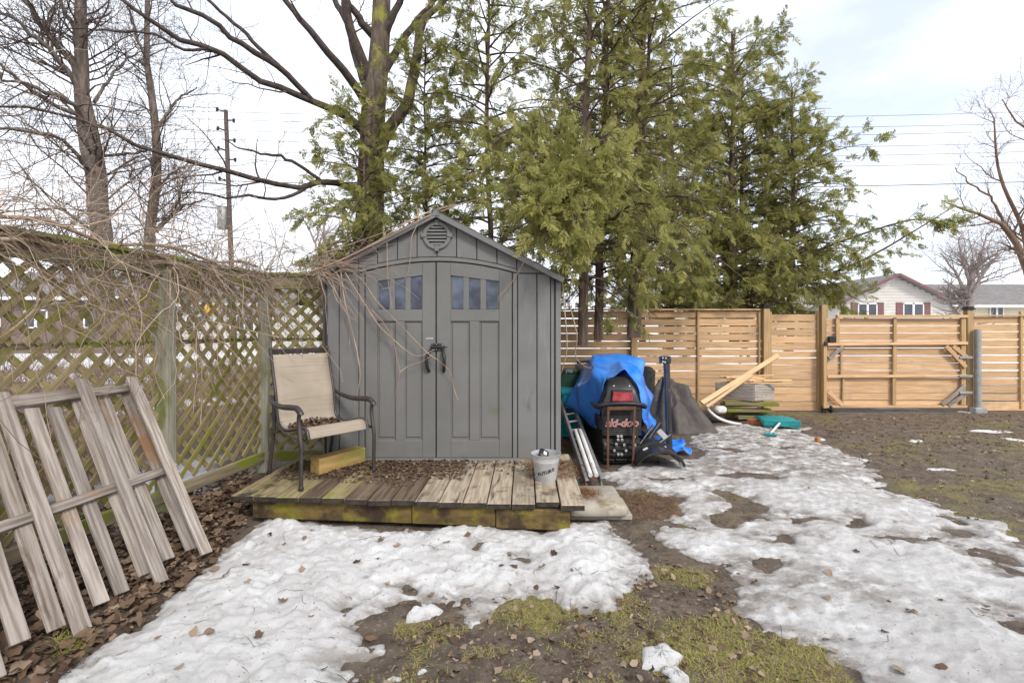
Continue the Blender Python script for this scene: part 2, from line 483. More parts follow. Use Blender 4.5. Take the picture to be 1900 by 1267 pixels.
Mt['steel_post'] = pm('galvanised_post', (.36, .36, .36), (.27, .27, .27), ns=7, rough=.5, metal=.3, bump=.06)
Mt['leaf'] = None

# shed door panes: plastic with cloud-like sky reflections painted into the base colour
Mt['pane'] = pm('door_pane_painted_reflection', (.018, .022, .034), (.085, .105, .155), (1, 1, 1), 3.2, 3, rough=.14, lo=.38, hi=.66, bump=.12, bdist=.01, bscale=((1, 1, 1), 6), spec=.6)

def attr_mat(name, ca, cb, attr, rough=.8, noise=None, transl=0.0, bump=0.0, bsc=30.0, extra=None, spec=.3):
    """colour runs from ca to cb with a per-piece value stored on the mesh (each leaf, blade or spray its own tone)"""
    m = bpy.data.materials.new(name); m.use_nodes = True
    nt = m.node_tree; L = nt.links.new
    bs = nt.nodes['Principled BSDF']; out = nt.nodes['Material Output']
    a = nd(nt, 'ShaderNodeAttribute', attribute_name=attr)
    r = nd(nt, 'ShaderNodeValToRGB')
    els = r.color_ramp.elements
    cols = [ca] + (extra or []) + [cb]
    els[0].color = c4(cols[0]); els[1].color = c4(cols[-1])
    for i, c in enumerate(cols[1:-1]):
        e = els.new((i + 1) / (len(cols) - 1)); e.color = c4(c)
    L(a.outputs['Fac'], r.inputs['Fac'])
    L(r.outputs['Color'], bs.inputs['Base Color'])
    bs.inputs['Roughness'].default_value = rough
    bs.inputs['Specular IOR Level'].default_value = spec
    if transl:
        tr = nd(nt, 'ShaderNodeBsdfTranslucent'); L(r.outputs['Color'], tr.inputs['Color'])
        ms = nd(nt, 'ShaderNodeMixShader'); ms.inputs[0].default_value = transl
        L(bs.outputs[0], ms.inputs[1]); L(tr.outputs[0], ms.inputs[2]); L(ms.outputs[0], out.inputs['Surface'])
    return m
Mt['leaf'] = attr_mat('dead_leaves', (.05, .03, .02), (.38, .28, .20), 'tint', .8, transl=.15, extra=[(.105, .065, .042), (.17, .11, .07), (.24, .18, .13)])
Mt['needle'] = attr_mat('fallen_cedar_needles', (.07, .03, .015), (.33, .15, .06), 'tint', .85, extra=[(.17, .075, .03)])
Mt['vines'] = attr_mat('dry_vine_stems_mixed', (.11, .075, .055), (.52, .40, .30), 'tint', .85, extra=[(.20, .155, .12), (.31, .25, .195), (.27, .17, .115), (.40, .33, .26)])
Mt['grass'] = attr_mat('late_winter_grass', (.42, .35, .19), (.23, .26, .05), 'tint', .75, transl=.25, extra=[(.25, .18, .085), (.37, .32, .13), (.33, .32, .07)])
Mt['cedar'] = attr_mat('cedar_foliage', (.11, .12, .038), (.44, .41, .14), 'tint', .65, transl=.5, extra=[(.19, .20, .06), (.30, .295, .09)], spec=.25)

# ------------------------------------------------------------------ ground, snow
def ground_h(x, y):
    x, y = np.asarray(x, float), np.asarray(y, float)
    near = sstep(40, 14, np.hypot(x - 1, y - 5))
    h = .022 * fbm(x * .9, y * .9, 3, 3) + .014 * fbm(x * 5, y * 5, 9, 4)
    h = h + .05 * sstep(-2.35, -2.9, x) * sstep(6, 4.5, y)          # leaf mound along the lattice
    flat = sstep(.25, 0, np.maximum(np.maximum(-2.4 - x, x - .9), np.maximum(3.5 - y, y - 7.3)))
    return (h * (1 - flat) - .01 * flat) * near

SNOW_L = gpoly([(498, 966), (560, 960), (640, 972), (700, 980), (790, 985), (830, 978), (880, 972), (935, 975), (1010, 984), (1060, 972), (1117, 970),
                (1157, 1001), (1206, 1068), (1153, 1103), (1122, 1128), (1078, 1128), (1037, 1124), (985, 1092), (940, 1112), (868, 1150), (885, 1104), (805, 1108),
                (760, 1100), (708, 1120), (679, 1140), (655, 1166), (690, 1185), (700, 1204), (637, 1225), (650, 1300), (640, 1400), (90, 1400), (100, 1267), (130, 1240), (200, 1200),
                (250, 1170), (290, 1140), (330, 1090), (380, 1060), (440, 1000)])
SNOW_R = gpoly([(1104, 868), (1153, 902), (1215, 917), (1254, 926), (1262, 962), (1347, 985), (1330, 1000), (1240, 985), (1222, 994), (1325, 1050), (1347, 1099),
                (1378, 1147), (1414, 1165), (1484, 1187), (1533, 1187), (1542, 1214), (1577, 1236), (1600, 1267), (1640, 1400), (2300, 1400), (2300, 1080), (1990, 1040), (1900, 1006), (1847, 975),
                (1767, 957), (1679, 909), (1621, 873), (1590, 845), (1545, 822), (1500, 792), (1440, 796), (1380, 786), (1330, 790), (1290, 806), (1275, 850), (1200, 862)])
HOLES = [(1368, 930, 26, 24), (1375, 962, 30, 10), (1500, 968, 40, 8), (1570, 965, 26, 10), (1440, 1000, 35, 7), (1420, 1042, 32, 14), (1880, 1150, 28, 24), (1865, 1062, 26, 14), (1840, 1030, 30, 14),
         (1390, 886, 40, 5), (1700, 1000, 40, 6), (965, 1045, 22, 12), (735, 1100, 30, 14), (890, 1018, 26, 9), (650, 1120, 14, 9), (1450, 830, 30, 4), (1350, 835, 26, 4), (1690, 920, 26, 5), (1790, 985, 26, 5), (1240, 890, 30, 6)]
CHUNKS = [(785, 1137, 30, 17), (1225, 1215, 32, 38), (733, 1258, 12, 9), (708, 1118, 10, 7), (1255, 1250, 26, 20), (640, 1172, 10, 6), (782, 1242, 9, 8), (845, 1222, 8, 5), (1745, 870, 22, 3), (1840, 800, 30, 4), (1800, 765, 16, 3), (1880, 815, 20, 4), (1700, 820, 16, 3)]
HOLES_W = []
for px, py, rx, ry in HOLES:
    g = Gp(px, py); k = g.y / F
    HOLES_W.append((g.x, g.y, rx * k, ry * g.y * k / CAMZ))
DIRTY = gpoly([(1350, 1075), (1420, 1050), (1560, 1060), (1640, 1090), (1600, 1125), (1480, 1130), (1390, 1110)])
DIRT_FAR = gpoly([(1270, 880), (1300, 770), (1500, 770), (1640, 880), (1500, 890)])

def snow_sd(x, y):
    x, y = np.asarray(x, float), np.asarray(y, float)
    e = .10 * fbm(x * 2.6, y * 2.6, 21, 3) + .075 * fbm(x * 8, y * 8, 31, 3) + .050 * fbm(x * 22, y * 22, 33, 2)
    sl, sr = sd_poly(x, y, SNOW_L), sd_poly(x, y, SNOW_R)
    sr = sr + .22 * fbm(x * 1.5, y * 2.4, 121, 5) * sstep(2.2, 3.4, y)
    s = np.maximum(sl, sr)
    far = sstep(4.2, 6.5, y)
    s = s + e - far * .22 * sstep(.05, .55, fbm(x * 1.1, y * 3.0, 77, 4) + .25)
    s = s - .30 * sstep(.42, .62, fbm(x * 1.7 + 5, y * 2.3, 83, 4)) * (sr > sl)
    wx, wy = .16 * fbm(x * 4, y * 4, 91, 3), .16 * fbm(x * 4, y * 4, 97, 3)
    for hx, hy, rx, ry in HOLES_W:
        q = np.sqrt(((x + wx - hx) / rx) ** 2 + ((y + wy - hy) / ry) ** 2)
        s = np.minimum(s, (q - 1) * min(rx, ry) * 1.3 + e * .8)
    return s, (sl > sr)

def snow_top(x, y):
    s, left = snow_sd(x, y)
    T = np.where(left, .050, .026)
    body = np.where(s > 0, T * sstep(-.06, .30, s) + np.minimum(s * .15, .010), T * .07 + s * 1.3)
    lump = np.abs(fbm(x * 5.5, y * 5.5, 43, 3))
    rough = (.022 * fbm(x * 2.6, y * 2.6, 41, 3) - .012 * lump + .018 * fbm(x * 9, y * 9, 51, 3) + .016 * fbm(x * 26, y * 26, 61, 2)) * sstep(-.01, .16, s)
    rough = rough * np.where(left, 1.15, .75)
    return ground_h(x, y) + body + rough, s

def surf_h(x, y):
    x, y = np.atleast_1d(np.asarray(x, float)), np.atleast_1d(np.asarray(y, float))
    g = ground_h(x, y)
    t, s = snow_top(x, y)
    return np.where(s > 0, np.maximum(t, g), g)

def hz(x, y):
    return float(surf_h(x, y)[0])

def axis(dense0, dense1, step, lo, hi):
    a = [dense0]
    while a[-1] < dense1: a.append(a[-1] + step)
    st = step
    while a[-1] < hi: st *= 1.22; a.append(a[-1] + st)
    b = []
    st, p = step, dense0
    while p > lo: st *= 1.22; p -= st; b.append(p)
    return np.array(b[::-1] + a)

def build_ground():
    xs = axis(-4.2, 8.6, .04, -700, 700); ys = axis(1.3, 9.6, .04, -60, 1200)
    X, Y = np.meshgrid(xs, ys)
    Z = ground_h(X, Y)
    nx, ny = len(xs), len(ys)
    I = np.arange(nx * ny).reshape(ny, nx)
    Fa = np.stack([I[:-1, :-1], I[:-1, 1:], I[1:, 1:], I[1:, :-1]], -1).reshape(-1, 4)
    # where moss and grass keep the soil green, where wet mud lies bare, where leaf mould covers it
    g1 = gpoly([(680, 1300), (760, 1120), (980, 1090), (1120, 1120), (1220, 1040), (1320, 1060), (1400, 1170), (1540, 1200), (1620, 1400), (680, 1400)])
    g2 = gpoly([(1560, 830), (1900, 770), (2300, 800), (2300, 1010), (1900, 1000), (1760, 955), (1640, 880)])
    g3 = gpoly([(1400, 752), (1560, 752), (1540, 790), (1420, 780)])
    g4 = gpoly([(1220, 990), (1340, 985), (1360, 1000), (1240, 1010)])
    G = np.maximum.reduce([sd_poly(X, Y, p) for p in (g1, g2, g3, g4)])
    green = sstep(-.1, .35, np.minimum(G, .1) + .55 * fbm(X * 2.2, Y * 2.2, 5, 4))
    out = np.maximum(sstep(9.0, 9.3, Y), sstep(-2.95, -3.15, X + (.12 * (2.77 - Y)) * (Y < 5.2)))
    out = np.maximum(out, sstep(9, 11, np.abs(X)))
    green = np.where(out > .5, .25 * sstep(0, .4, fbm(X * .4, Y * .4, 8, 3)), green)
    far_snow = out * sstep(-.22, .10, fbm(X * .55 + 3, Y * .55, 15, 4) - .42 + .8 * sstep(14, 34, np.hypot(X, Y)))
    litter = sstep(-2.15, -2.45, X) * np.maximum(1 - out, .8 * sstep(16, 11, np.hypot(X, Y)))
    me = np_mesh('ground', np.stack([X, Y, Z], -1).reshape(-1, 3), Fa, ground_mat(), True,
                 {'green': green.ravel(), 'far_snow': far_snow.ravel(), 'litter': litter.ravel()})
    tag(obj('ground', me, None), kind='structure')

def ground_mat():
    m = bpy.data.materials.new('wet_soil'); m.use_nodes = True
    nt = m.node_tree; L = nt.links.new
    bs = nt.nodes['Principled BSDF']
    tc = nd(nt, 'ShaderNodeTexCoord')
    def noise(s, d=6, r=.6):
        n = nd(nt, 'ShaderNodeTexNoise', Scale=s, Detail=d, Roughness=r); L(tc.outputs['Object'], n.inputs['Vector']); return n.outputs['Fac']
    def mr(src, a, b):
        r = nd(nt, 'ShaderNodeMapRange'); r.interpolation_type = 'SMOOTHSTEP'
        r.inputs['From Min'].default_value = a; r.inputs['From Max'].default_value = b; L(src, r.inputs['Value']); return r.outputs[0]
    def mix(f, a, b):
        x = nd(nt, 'ShaderNodeMix', data_type='RGBA'); L(f, x.inputs['Factor'])
        for s, k in ((a, 'A'), (b, 'B')):
            if isinstance(s, tuple): x.inputs[k].default_value = c4(s)
            else: L(s, x.inputs[k])
        return x.outputs['Result']
    def att(n):
        return nd(nt, 'ShaderNodeAttribute', attribute_name=n).outputs['Fac']
    def mul(a, b):
        x = nd(nt, 'ShaderNodeMath', operation='MULTIPLY'); L(a, x.inputs[0]); L(b, x.inputs[1]); return x.outputs[0]
    mud = mix(mr(noise(7), .35, .65), (.095, .068, .050), (.185, .142, .108))
    mud = mix(mr(noise(46, 6, .75), .54, .66), mud, (.33, .275, .21))
    mud = mix(mr(noise(120, 4, .7), .58, .68), mud, (.05, .036, .028))
    mud = mix(mr(noise(19, 5), .56, .7), mud, (.06, .042, .032))
    moss = mix(mr(noise(22), .4, .65), (.26, .235, .07), (.17, .135, .07))
    c = mix(mul(att('green'), mr(noise(5.5), .40, .60)), mud, moss)
    c = mix(att('litter'), c, mix(mr(noise(30), .4, .62), (.055, .034, .022), (.13, .085, .055)))
    snow = mix(mr(noise(1.2), .4, .7), (.74, .74, .76), (.60, .59, .59))
    c = mix(att('far_snow'), c, snow)
    L(c, bs.inputs['Base Color'])
    bs.inputs['Roughness'].default_value = .72
    bs.inputs['Specular IOR Level'].default_value = .35
    b = nd(nt, 'ShaderNodeBump'); b.inputs['Strength'].default_value = 1.0; b.inputs['Distance'].default_value = .035
    L(noise(26, 10, .78), b.inputs['Height']); L(b.outputs[0], bs.inputs['Normal'])
    return m

def snow_mat():
    m = bpy.data.materials.new('old_snow'); m.use_nodes = True
    nt = m.node_tree; L = nt.links.new
    bs = nt.nodes['Principled BSDF']
    tc = nd(nt, 'ShaderNodeTexCoord')
    def noise(s, d=6, r=.6, sc=None):
        n = nd(nt, 'ShaderNodeTexNoise', Scale=s, Detail=d, Roughness=r)
        if sc:
            mp = nd(nt, 'ShaderNodeMapping'); mp.inputs['Scale'].default_value = sc; L(tc.outputs['Object'], mp.inputs[0]); L(mp.outputs[0], n.inputs['Vector'])
        else:
            L(tc.outputs['Object'], n.inputs['Vector'])
        return n.outputs['Fac']
    def mr(src, a, b):
        r = nd(nt, 'ShaderNodeMapRange'); r.interpolation_type = 'SMOOTHSTEP'
        r.inputs['From Min'].default_value = a; r.inputs['From Max'].default_value = b; L(src, r.inputs['Value']); return r.outputs[0]
    def mix(f, a, b):
        x = nd(nt, 'ShaderNodeMix', data_type='RGBA'); L(f, x.inputs['Factor'])
        for s, k in ((a, 'A'), (b, 'B')):
            if isinstance(s, tuple): x.inputs[k].default_value = c4(s)
            else: L(s, x.inputs[k])
        return x.outputs['Result']
    def mth(op, a, b):
        x = nd(nt, 'ShaderNodeMath', operation=op); x.use_clamp = True
        for s, k in ((a, 0), (b, 1)):
            if isinstance(s, float): x.inputs[k].default_value = s
            else: L(s, x.inputs[k])
        return x.outputs[0]
    a = nd(nt, 'ShaderNodeAttribute', attribute_name='dirt').outputs['Fac']
    c = mix(mr(noise(2.6, 5), .38, .68), (.86, .855, .85), (.72, .70, .69))
    c = mix(mr(noise(9, 7, .7, (1, 1.6, 1)), .54, .74), c, (.40, .365, .34))
    f = mth('MULTIPLY', a, mr(noise(6, 7, .7, (1, 1.7, 1)), .30, .62))
    c = mix(f, c, (.25, .215, .185))
    c = mix(mr(noise(75, 3, .5), .655, .72), c, (.17, .13, .10))       # grit
    L(c, bs.inputs['Base Color'])
    bs.inputs['Roughness'].default_value = .6
    bs.inputs['Specular IOR Level'].default_value = .3
    bs.inputs['Subsurface Weight'].default_value = .1
    bs.inputs['Subsurface Radius'].default_value = (.03, .035, .04)
    bs.inputs['Subsurface Scale'].default_value = .5
    b = nd(nt, 'ShaderNodeBump'); b.inputs['Strength'].default_value = .9; b.inputs['Distance'].default_value = .03
    L(noise(48, 10, .85), b.inputs['Height']); L(b.outputs[0], bs.inputs['Normal'])
    return m
Mt['snow'] = snow_mat()

def build_snow():
    xs = np.arange(-3.0, 7.2, .015)
    ys = [1.75]
    while ys[-1] < 8.7: ys.append(ys[-1] + .011 + .0035 * (ys[-1] - 1.75))
    ys = np.array(ys)
    X, Y = np.meshgrid(xs, ys)
    Z, S = snow_top(X, Y)
    dirt = .02 + .35 * sstep(3.4, 5.5, Y) * (X > .3) + .55 * sstep(-.15, .2, sd_poly(X, Y, DIRTY) + .2 * fbm(X * 3, Y * 3, 71)) + .45 * sstep(-.3, .3, sd_poly(X, Y, DIRT_FAR)) \
        + .75 * sstep(.16, .0, S) + .14 + .20 * (X > .5)
    nx, ny = len(xs), len(ys)
    I = np.arange(nx * ny).reshape(ny, nx)
    Fa = np.stack([I[:-1, :-1], I[:-1, 1:], I[1:, 1:], I[1:, :-1]], -1).reshape(-1, 4)
    S_ = S.ravel()
    Fa = Fa[(S_[Fa] > -.03).any(1)]
    used = np.unique(Fa)
    mp = np.zeros(nx * ny, int); mp[used] = np.arange(len(used))
    me = np_mesh('snow_cover', np.stack([X, Y, Z], -1).reshape(-1, 3)[used], mp[Fa], Mt['snow'], True, {'dirt': np.clip(dirt, 0, 1).ravel()[used]})
    tag(obj('snow_cover', me, None), kind='structure')
    # loose lumps lying on the bare ground
    for i, (px, py, rx, ry) in enumerate(CHUNKS):
        g = Gp(px, py); k = g.y / F
        rx_, ry_, h_ = rx * k, max(ry * g.y * k / CAMZ * .75, rx * k * .55), min(.05, rx * k * .55) if i in (0, 1, 4) else .012
        n, vs, fs = 14, [], []
        for r_ in range(5):
            t = r_ / 4
            for a in range(n):
                an = 2 * math.pi * a / n
                w = 1 + .28 * math.sin(an * 2 + i) + .16 * math.sin(an * 5 + 2 * i)
                rr = math.cos(t * math.pi / 2 * .97) ** .7
                x_, y_ = rx_ * w * rr * math.cos(an), ry_ * w * rr * math.sin(an)
                vs.append((x_, y_, h_ * math.sin(t * math.pi / 2) * (1 + .25 * math.sin(7 * an + i + 3 * t)) - .006))
        for r_ in range(4):
            for a in range(n):
                b, c = r_ * n + a, r_ * n + (a + 1) % n
                fs.append((b, c, c + n, b + n))
        fs.append(tuple(4 * n + a for a in range(n)))
        o = MB().add(vs, fs).build('snow_lump', Mt['snow'], None, 60)
        o.matrix_basis = Matrix.Translation((g.x, g.y, float(ground_h(g.x, g.y))))
        lab = ['fist sized white snow lump on mossy ground below the main snow edge', 'elongated melting snow lump on grass at bottom centre', ][i] if i < 2 else 'small leftover scrap of snow lying on bare ground'
        tag(o, lab, 'snow lump', None if i < 2 else 'small scraps of snow')

build_ground()
build_snow()

# ------------------------------------------------------------------ shed
YS = 4.79
def sx(px): return (px - CX) / F * YS
def sz(py): return CAMZ - (py - HZ) / F * YS
def spoly(pts): return [(sx(a), sz(b)) for a, b in pts]
def build_shed():
    t = thing('garden_shed', 'grey moulded plastic shed with arched double doors and round gable vent', 'shed', (sx(814), YS + 1.1, .21))
    S, C = Mt['shed'], .004
    xl, xr, yb = sx(590), sx(1042), YS + 2.2
    base, cz = .222, 816
    # dark core behind the panel seams, then floor, side and back walls
    MB().prism(spoly([(600, 851), (1032, 851), (1032, 512), (811, 406), (600, 506)]), YS + .03, YS + .05).build('inner_wall', Mt['shed_core'], t)
    MB().span(xl + .01, xr - .01, YS - .02, yb, .2, .235).build('floor', Mt['shed'], t)
    for x0, x1 in ((xl, xl + .03), (xr - .03, xr)):
        w = MB()
        n = 11
        for k in range(n):
            y0 = YS + .12 + (yb - YS - .12) * k / n
            w.span(x0, x1, y0, y0 + (yb - YS - .12) / n - .006, .236, sz(512), .004)
        w.build('side_wall', S, t)
    MB().prism([(xl + .03, .236), (xr - .03, .236), (xr - .03, sz(512)), (sx(811), sz(408)), (xl + .03, sz(512))], yb - .03, yb).build('back_wall', S, t)
    # chamfered corner posts
    for x0, sg in ((xl, 1), (xr, -1)):
        w = sx(607) - sx(590) + .012
        vs = [(x0, YS + .11, .236), (x0 + sg * w, YS, .236), (x0 + sg * w, YS + .02, .236), (x0 + sg * .02, YS + .12, .236)]
        vs += [(a, b, sz(507)) for a, b, c in vs]
        fs = [(0, 1, 5, 4), (1, 2, 6, 5), (2, 3, 7, 6), (3, 0, 4, 7), (4, 5, 6, 7), (3, 2, 1, 0)]
        if sg < 0: fs = [f[::-1] for f in fs]
        MB().add(vs, fs).build('corner_post', S, t)
    # flat wall panels either side of the doors
    for a, b in ((608, 628), (629.6, 665), (961, 995.4), (997, 1021)):
        MB().prism(spoly([(a, 850), (b, 850), (b, 508), (a, 508)]), YS, YS + .03, C).build('wall_panel', S, t)
    # gable panels, cut by the roof slope above and the arch below
    def roof_y(px): return 402 + .497 * abs(px - 811)
    def arch(px, top, side): return top + (side - top) * ((px - 811) / 147.0) ** 2
    ed = [608, 665, 700, 737, 773.5, 810.5, 847, 884.5, 922, 959, 1021]
    for i in range(len(ed) - 1):
        a, b = ed[i] + .7, ed[i + 1] - .7
        if i in (0, len(ed) - 2):
            p = [(a, 506.4), (b, 506.4), (b, roof_y(b)), (a, roof_y(a))]
        else:
            p = [(a, arch(a, 476, 499)), (b, arch(b, 476, 499)), (b, roof_y(b)), (a, roof_y(a))]
        MB().prism(spoly(p), YS, YS + .03, C).build('gable_panel', S, t)
    # arched trim band over the doors, jambs
    m = MB()
    n = 16
    for i in range(n):
        a, b = 665.7 + i * (293 / n), 665.7 + (i + 1) * (293 / n)
        m.prism(spoly([(a, arch(a, 484, 506)), (b, arch(b, 484, 506)), (b, arch(b, 477.2, 500.2)), (a, arch(a, 477.2, 500.2))]), YS - .004, YS + .03)
    m.build('arch_trim', S, t)
    for a, b in ((666.5, 676), (951.5, 959.5)):
        MB().prism(spoly([(a, 850), (b, 850), (b, 507), (a, 507)]), YS - .006, YS + .03, C).build('door_jamb', S, t)
    MB().span(sx(668), sx(958), YS - .03, YS + .03, .214, .228).build('threshold', S, t)
    # doors
    for sg, x0, x1 in ((1, 677.6, 807.8), (-1, 809.8, 949.8)):
        def X(u): return x0 + u if sg > 0 else x1 - u * (x1 - x0) / 130.2
        def q(pts, y0, y1, mb, c=C): mb.prism(spoly([(X(u), v) for u, v in pts]), YS + y0, YS + y1, c)
        def at(u): return arch(X(u), 486.5, 508.5)
        d = MB()
        for u0, u1 in ((0, 22.4), (22.4, 64), (64, 105.6), (105.6, 130)):      # slab behind
            q([(u0, 848), (u1, 848), (u1, at(u1) + 1.5), (u0, at(u0) + 1.5)], .022, .034, d, 0)
        q([(0, 849), (22, 849), (22, at(22)), (0, at(0))], .002, .022, d)            # hinge stile
        q([(105.8, 849), (130, 849), (130, at(130)), (105.8, at(105.8))], .002, .022, d)   # lock stile
        wt = lambda u: 521.5 - 11.0 * (u - 22) / 84
        for u0, u1 in ((22, 50), (50, 78), (78, 105.8)):
            q([(u0, wt(u0)), (u1, wt(u1)), (u1, at(u1)), (u0, at(u0))], .002, .022, d, 0)
        q([(22, 596), (105.8, 596), (105.8, 574.5), (22, 574.5)], .002, .022, d)
        q([(22, 849), (105.8, 849), (105.8, 817), (22, 817)], .002, .022, d)
        for u0, u1 in ((44.6, 54.6), (74, 84)):
            q([(u0, 574.5), (u1, 574.5), (u1, wt(u1)), (u0, wt(u0))], .006, .022, d, .002)
        q([(56, 817), (73, 817), (73, 596), (56, 596)], .002, .022, d)
        dr = d.build('door', Mt['shed_low'], t)
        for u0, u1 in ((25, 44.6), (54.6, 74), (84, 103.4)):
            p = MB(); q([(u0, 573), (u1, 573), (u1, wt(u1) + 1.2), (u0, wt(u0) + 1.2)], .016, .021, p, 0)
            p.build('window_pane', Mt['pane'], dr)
        for u0, u1 in ((22.6, 55.4), (73.6, 105.2)):
            p = MB(); q([(u0 + 2, 812), (u1 - 2, 812), (u1 - 2, 600), (u0 + 2, 600)], .013, .022, p, .007)
            p.build('door_panel', Mt['shed_low'], dr)
        # curved pull handle
        ux = 794.5 if sg > 0 else 825.5
        pts = [(ux + sg * 5, 650, .012), (ux + sg * 3, 653, -.03), (ux, 660, -.052), (ux - sg * .5, 670, -.058), (ux, 680, -.045), (ux + sg * 1.5, 687, -.015), (ux + sg * 2, 690, .01)]
        pts = smooth_pts([(sx(a), YS + c, sz(b)) for a, b, c in pts], 5)
        MB().tube(pts, [.016 if 4 < i < len(pts) - 5 else .012 for i in range(len(pts))], 10).build('handle', Mt['black_plastic'], dr, 50)
    # sliding bolt latch across the doors
    l = MB()
    for a, b, z0, z1, y in ((801, 819, 637, 640.5, -.006), (801, 819, 647, 650.5, -.006), (801, 806, 637, 650, -.010), (813, 818, 637, 650, -.010)):
        l.span(sx(a), sx(b), YS + y - .004, YS + .004, sz(z1), sz(z0), .002)
    l.tube([(sx(799), YS - .018, sz(643.6)), (sx(826), YS - .018, sz(643.6))], .011, 8)
    l.tube([(sx(822), YS - .018, sz(643.6)), (sx(831), YS - .03, sz(643.6))], .005, 6)
    l.build('latch', Mt['black_plastic'], t)
    for a in (803.5, 810, 816.5):
        for b in (638.8, 648.8):
            MB().lathe([(.0001, .003), (.0045, .002), (.005, 0)], 8, Matrix.Translation((sx(a), YS - .0115 if a != 810 else YS - .0105, sz(b))) @ Matrix.Rotation(math.pi / 2, 4, 'X')).build('screw', Mt['galv'], t)
    # maker's badge
    bd = MB().span(sx(790.5), sx(803.5), YS - .0008, YS + .004, sz(630.2), sz(625), .001).build('badge', Mt['shed'], t)
    text('LIFETIME', sx(797), YS - .0018, sz(629.2), .019, Mt['print_white'], bd)
    # gable vent: ring, four keystones, louvres
    vx, vz = sx(811), sz(437.5)
    v = MB()
    n = 40
    R0, R1 = .102, .140
    vs, fs = [], []
    prof = [(R1, .0), (R1, -.014), (R1 - .006, -.020), (R0 + .006, -.020), (R0, -.014), (R0, .0)]
    for k in range(n):
        a = 2 * math.pi * k / n
        for r, y in prof: vs.append((vx + r * math.cos(a), YS + y, vz + r * math.sin(a)))
    for k in range(n):
        for j in range(5):
            a, b = k * 6 + j, ((k + 1) % n) * 6 + j
            fs.append((a, b, b + 1, a + 1))
    v.add(vs, fs)
    vt = v.build('gable_vent', S, t, 40)
    MB().lathe([(.0001, 0), (.104, 0)], 32, Matrix.Translation((vx, YS - .002, vz)) @ Matrix.Rotation(math.pi / 2, 4, 'X')).build('vent_backing', Mt['shed_core'], vt)
    for k in range(6):
        z = vz - .082 + .033 * k
        w = math.sqrt(max(.101 ** 2 - (z - vz) ** 2, .0004))
        MB().plank((vx - w, YS - .009, z), (vx + w, YS - .009, z), .026, .006, (0, -.8, .6), .001).build('louvre', S, vt)
    for a in range(4):
        an = a * math.pi / 2
        M = Matrix.Translation((vx, YS, vz)) @ Matrix.Rotation(-an, 4, 'Y')
        MB().prism([(-.016, .098), (.016, .098), (.022, .156), (-.022, .156)], -.027, 0, .004, M).build('keystone', S, vt)
    # roof: two sloped slabs with lipped edges and stepped shingle courses
    for sg in (-1, 1):
        xe, ze = (sx(586), sz(509)) if sg < 0 else (sx(1048), sz(516))
        px_, pz_ = sx(811), sz(393.5)
        r = MB()
        L_ = math.hypot(xe - px_, pz_ - ze)
        nrm = Vector((sg * (pz_ - ze), 0, abs(xe - px_))).normalized()
        d = Vector((xe - px_, 0, ze - pz_)).normalized()
        pk = Vector((px_, 0, pz_)) - nrm * .022
        ym, yl = (YS - .05 + yb + .06) / 2, yb + .06 - (YS - .05)
        M = Matrix((d, Vector((0, 1, 0)) * (1 if sg > 0 else -1), nrm)).transposed()
        if M.determinant() < 0: M = Matrix((d, Vector((0, -1 if sg > 0 else 1, 0)), nrm)).transposed()
        M = M.to_4x4(); M.translation = pk + d * (L_ / 2) + Vector((0, ym, 0))
        rp = obj('roof_panel', r.box((L_, yl, .036), M, .005).mesh('roof_panel'), Mt['roof'], t)
        n = 8
        for k in range(n):
            c0 = pk + d * (L_ * (k + .5) / n) + nrm * .020 + Vector((0, ym, 0))
            M2 = M.copy(); M2.translation = c0
            tilt = Matrix.Rotation(math.radians(1.6), 4, 'Y')
            obj('shingle_course', MB().box((L_ / n - .004, yl + .012, .010), M2 @ tilt, .003).mesh('shingle_course'), Mt['roof'], rp)
        # fascia lip along the gable
        f0, f1 = pk + nrm * .0 - nrm * .012, pk + d * L_ - nrm * .012
        MB().plank(f0 + Vector((0, YS - .062, 0)), f1 + Vector((0, YS - .062, 0)), .014, .050, nrm, .004).build('fascia', Mt['shed'], rp)
    MB().prism([(sx(803), sz(404)), (sx(819), sz(404)), (sx(816), sz(395.5)), (sx(811), sz(392.6)), (sx(806), sz(395.5))], YS - .072, YS + .0, .003).build('ridge_end', Mt['shed'], t)
    MB().plank((sx(811), YS - .06, sz(393.5) + .004), (sx(811), yb + .06, sz(393.5) + .008), .09, .03, (0, 0, 1), .008).build('ridge_cap', Mt['roof'], t)

def text(s, x, y, z, size, mat, parent, outline=0.0, rot=None, shear=0.0, name='lettering', sxy=1.0):
    cu = bpy.data.curves.new('lettering', 'FONT')
    cu.body = s; cu.size = size; cu.align_x = 'CENTER'; cu.extrude = .0004; cu.offset = outline; cu.shear = shear
    tmp = bpy.data.objects.new('lettering_curve', cu); COL.objects.link(tmp)
    bpy.context.view_layer.update()
    me = bpy.data.meshes.new_from_object(tmp.evaluated_get(bpy.context.evaluated_depsgraph_get()))
    bpy.data.objects.remove(tmp, do_unlink=True); bpy.data.curves.remove(cu)
    me.materials.clear()
    M = rot if rot is not None else Matrix.Translation((x, y, z)) @ Matrix.Rotation(math.pi / 2, 4, 'X') @ Matrix.Scale(sxy, 4, (1, 0, 0))
    return obj(name, me, mat, parent, M)
build_shed()

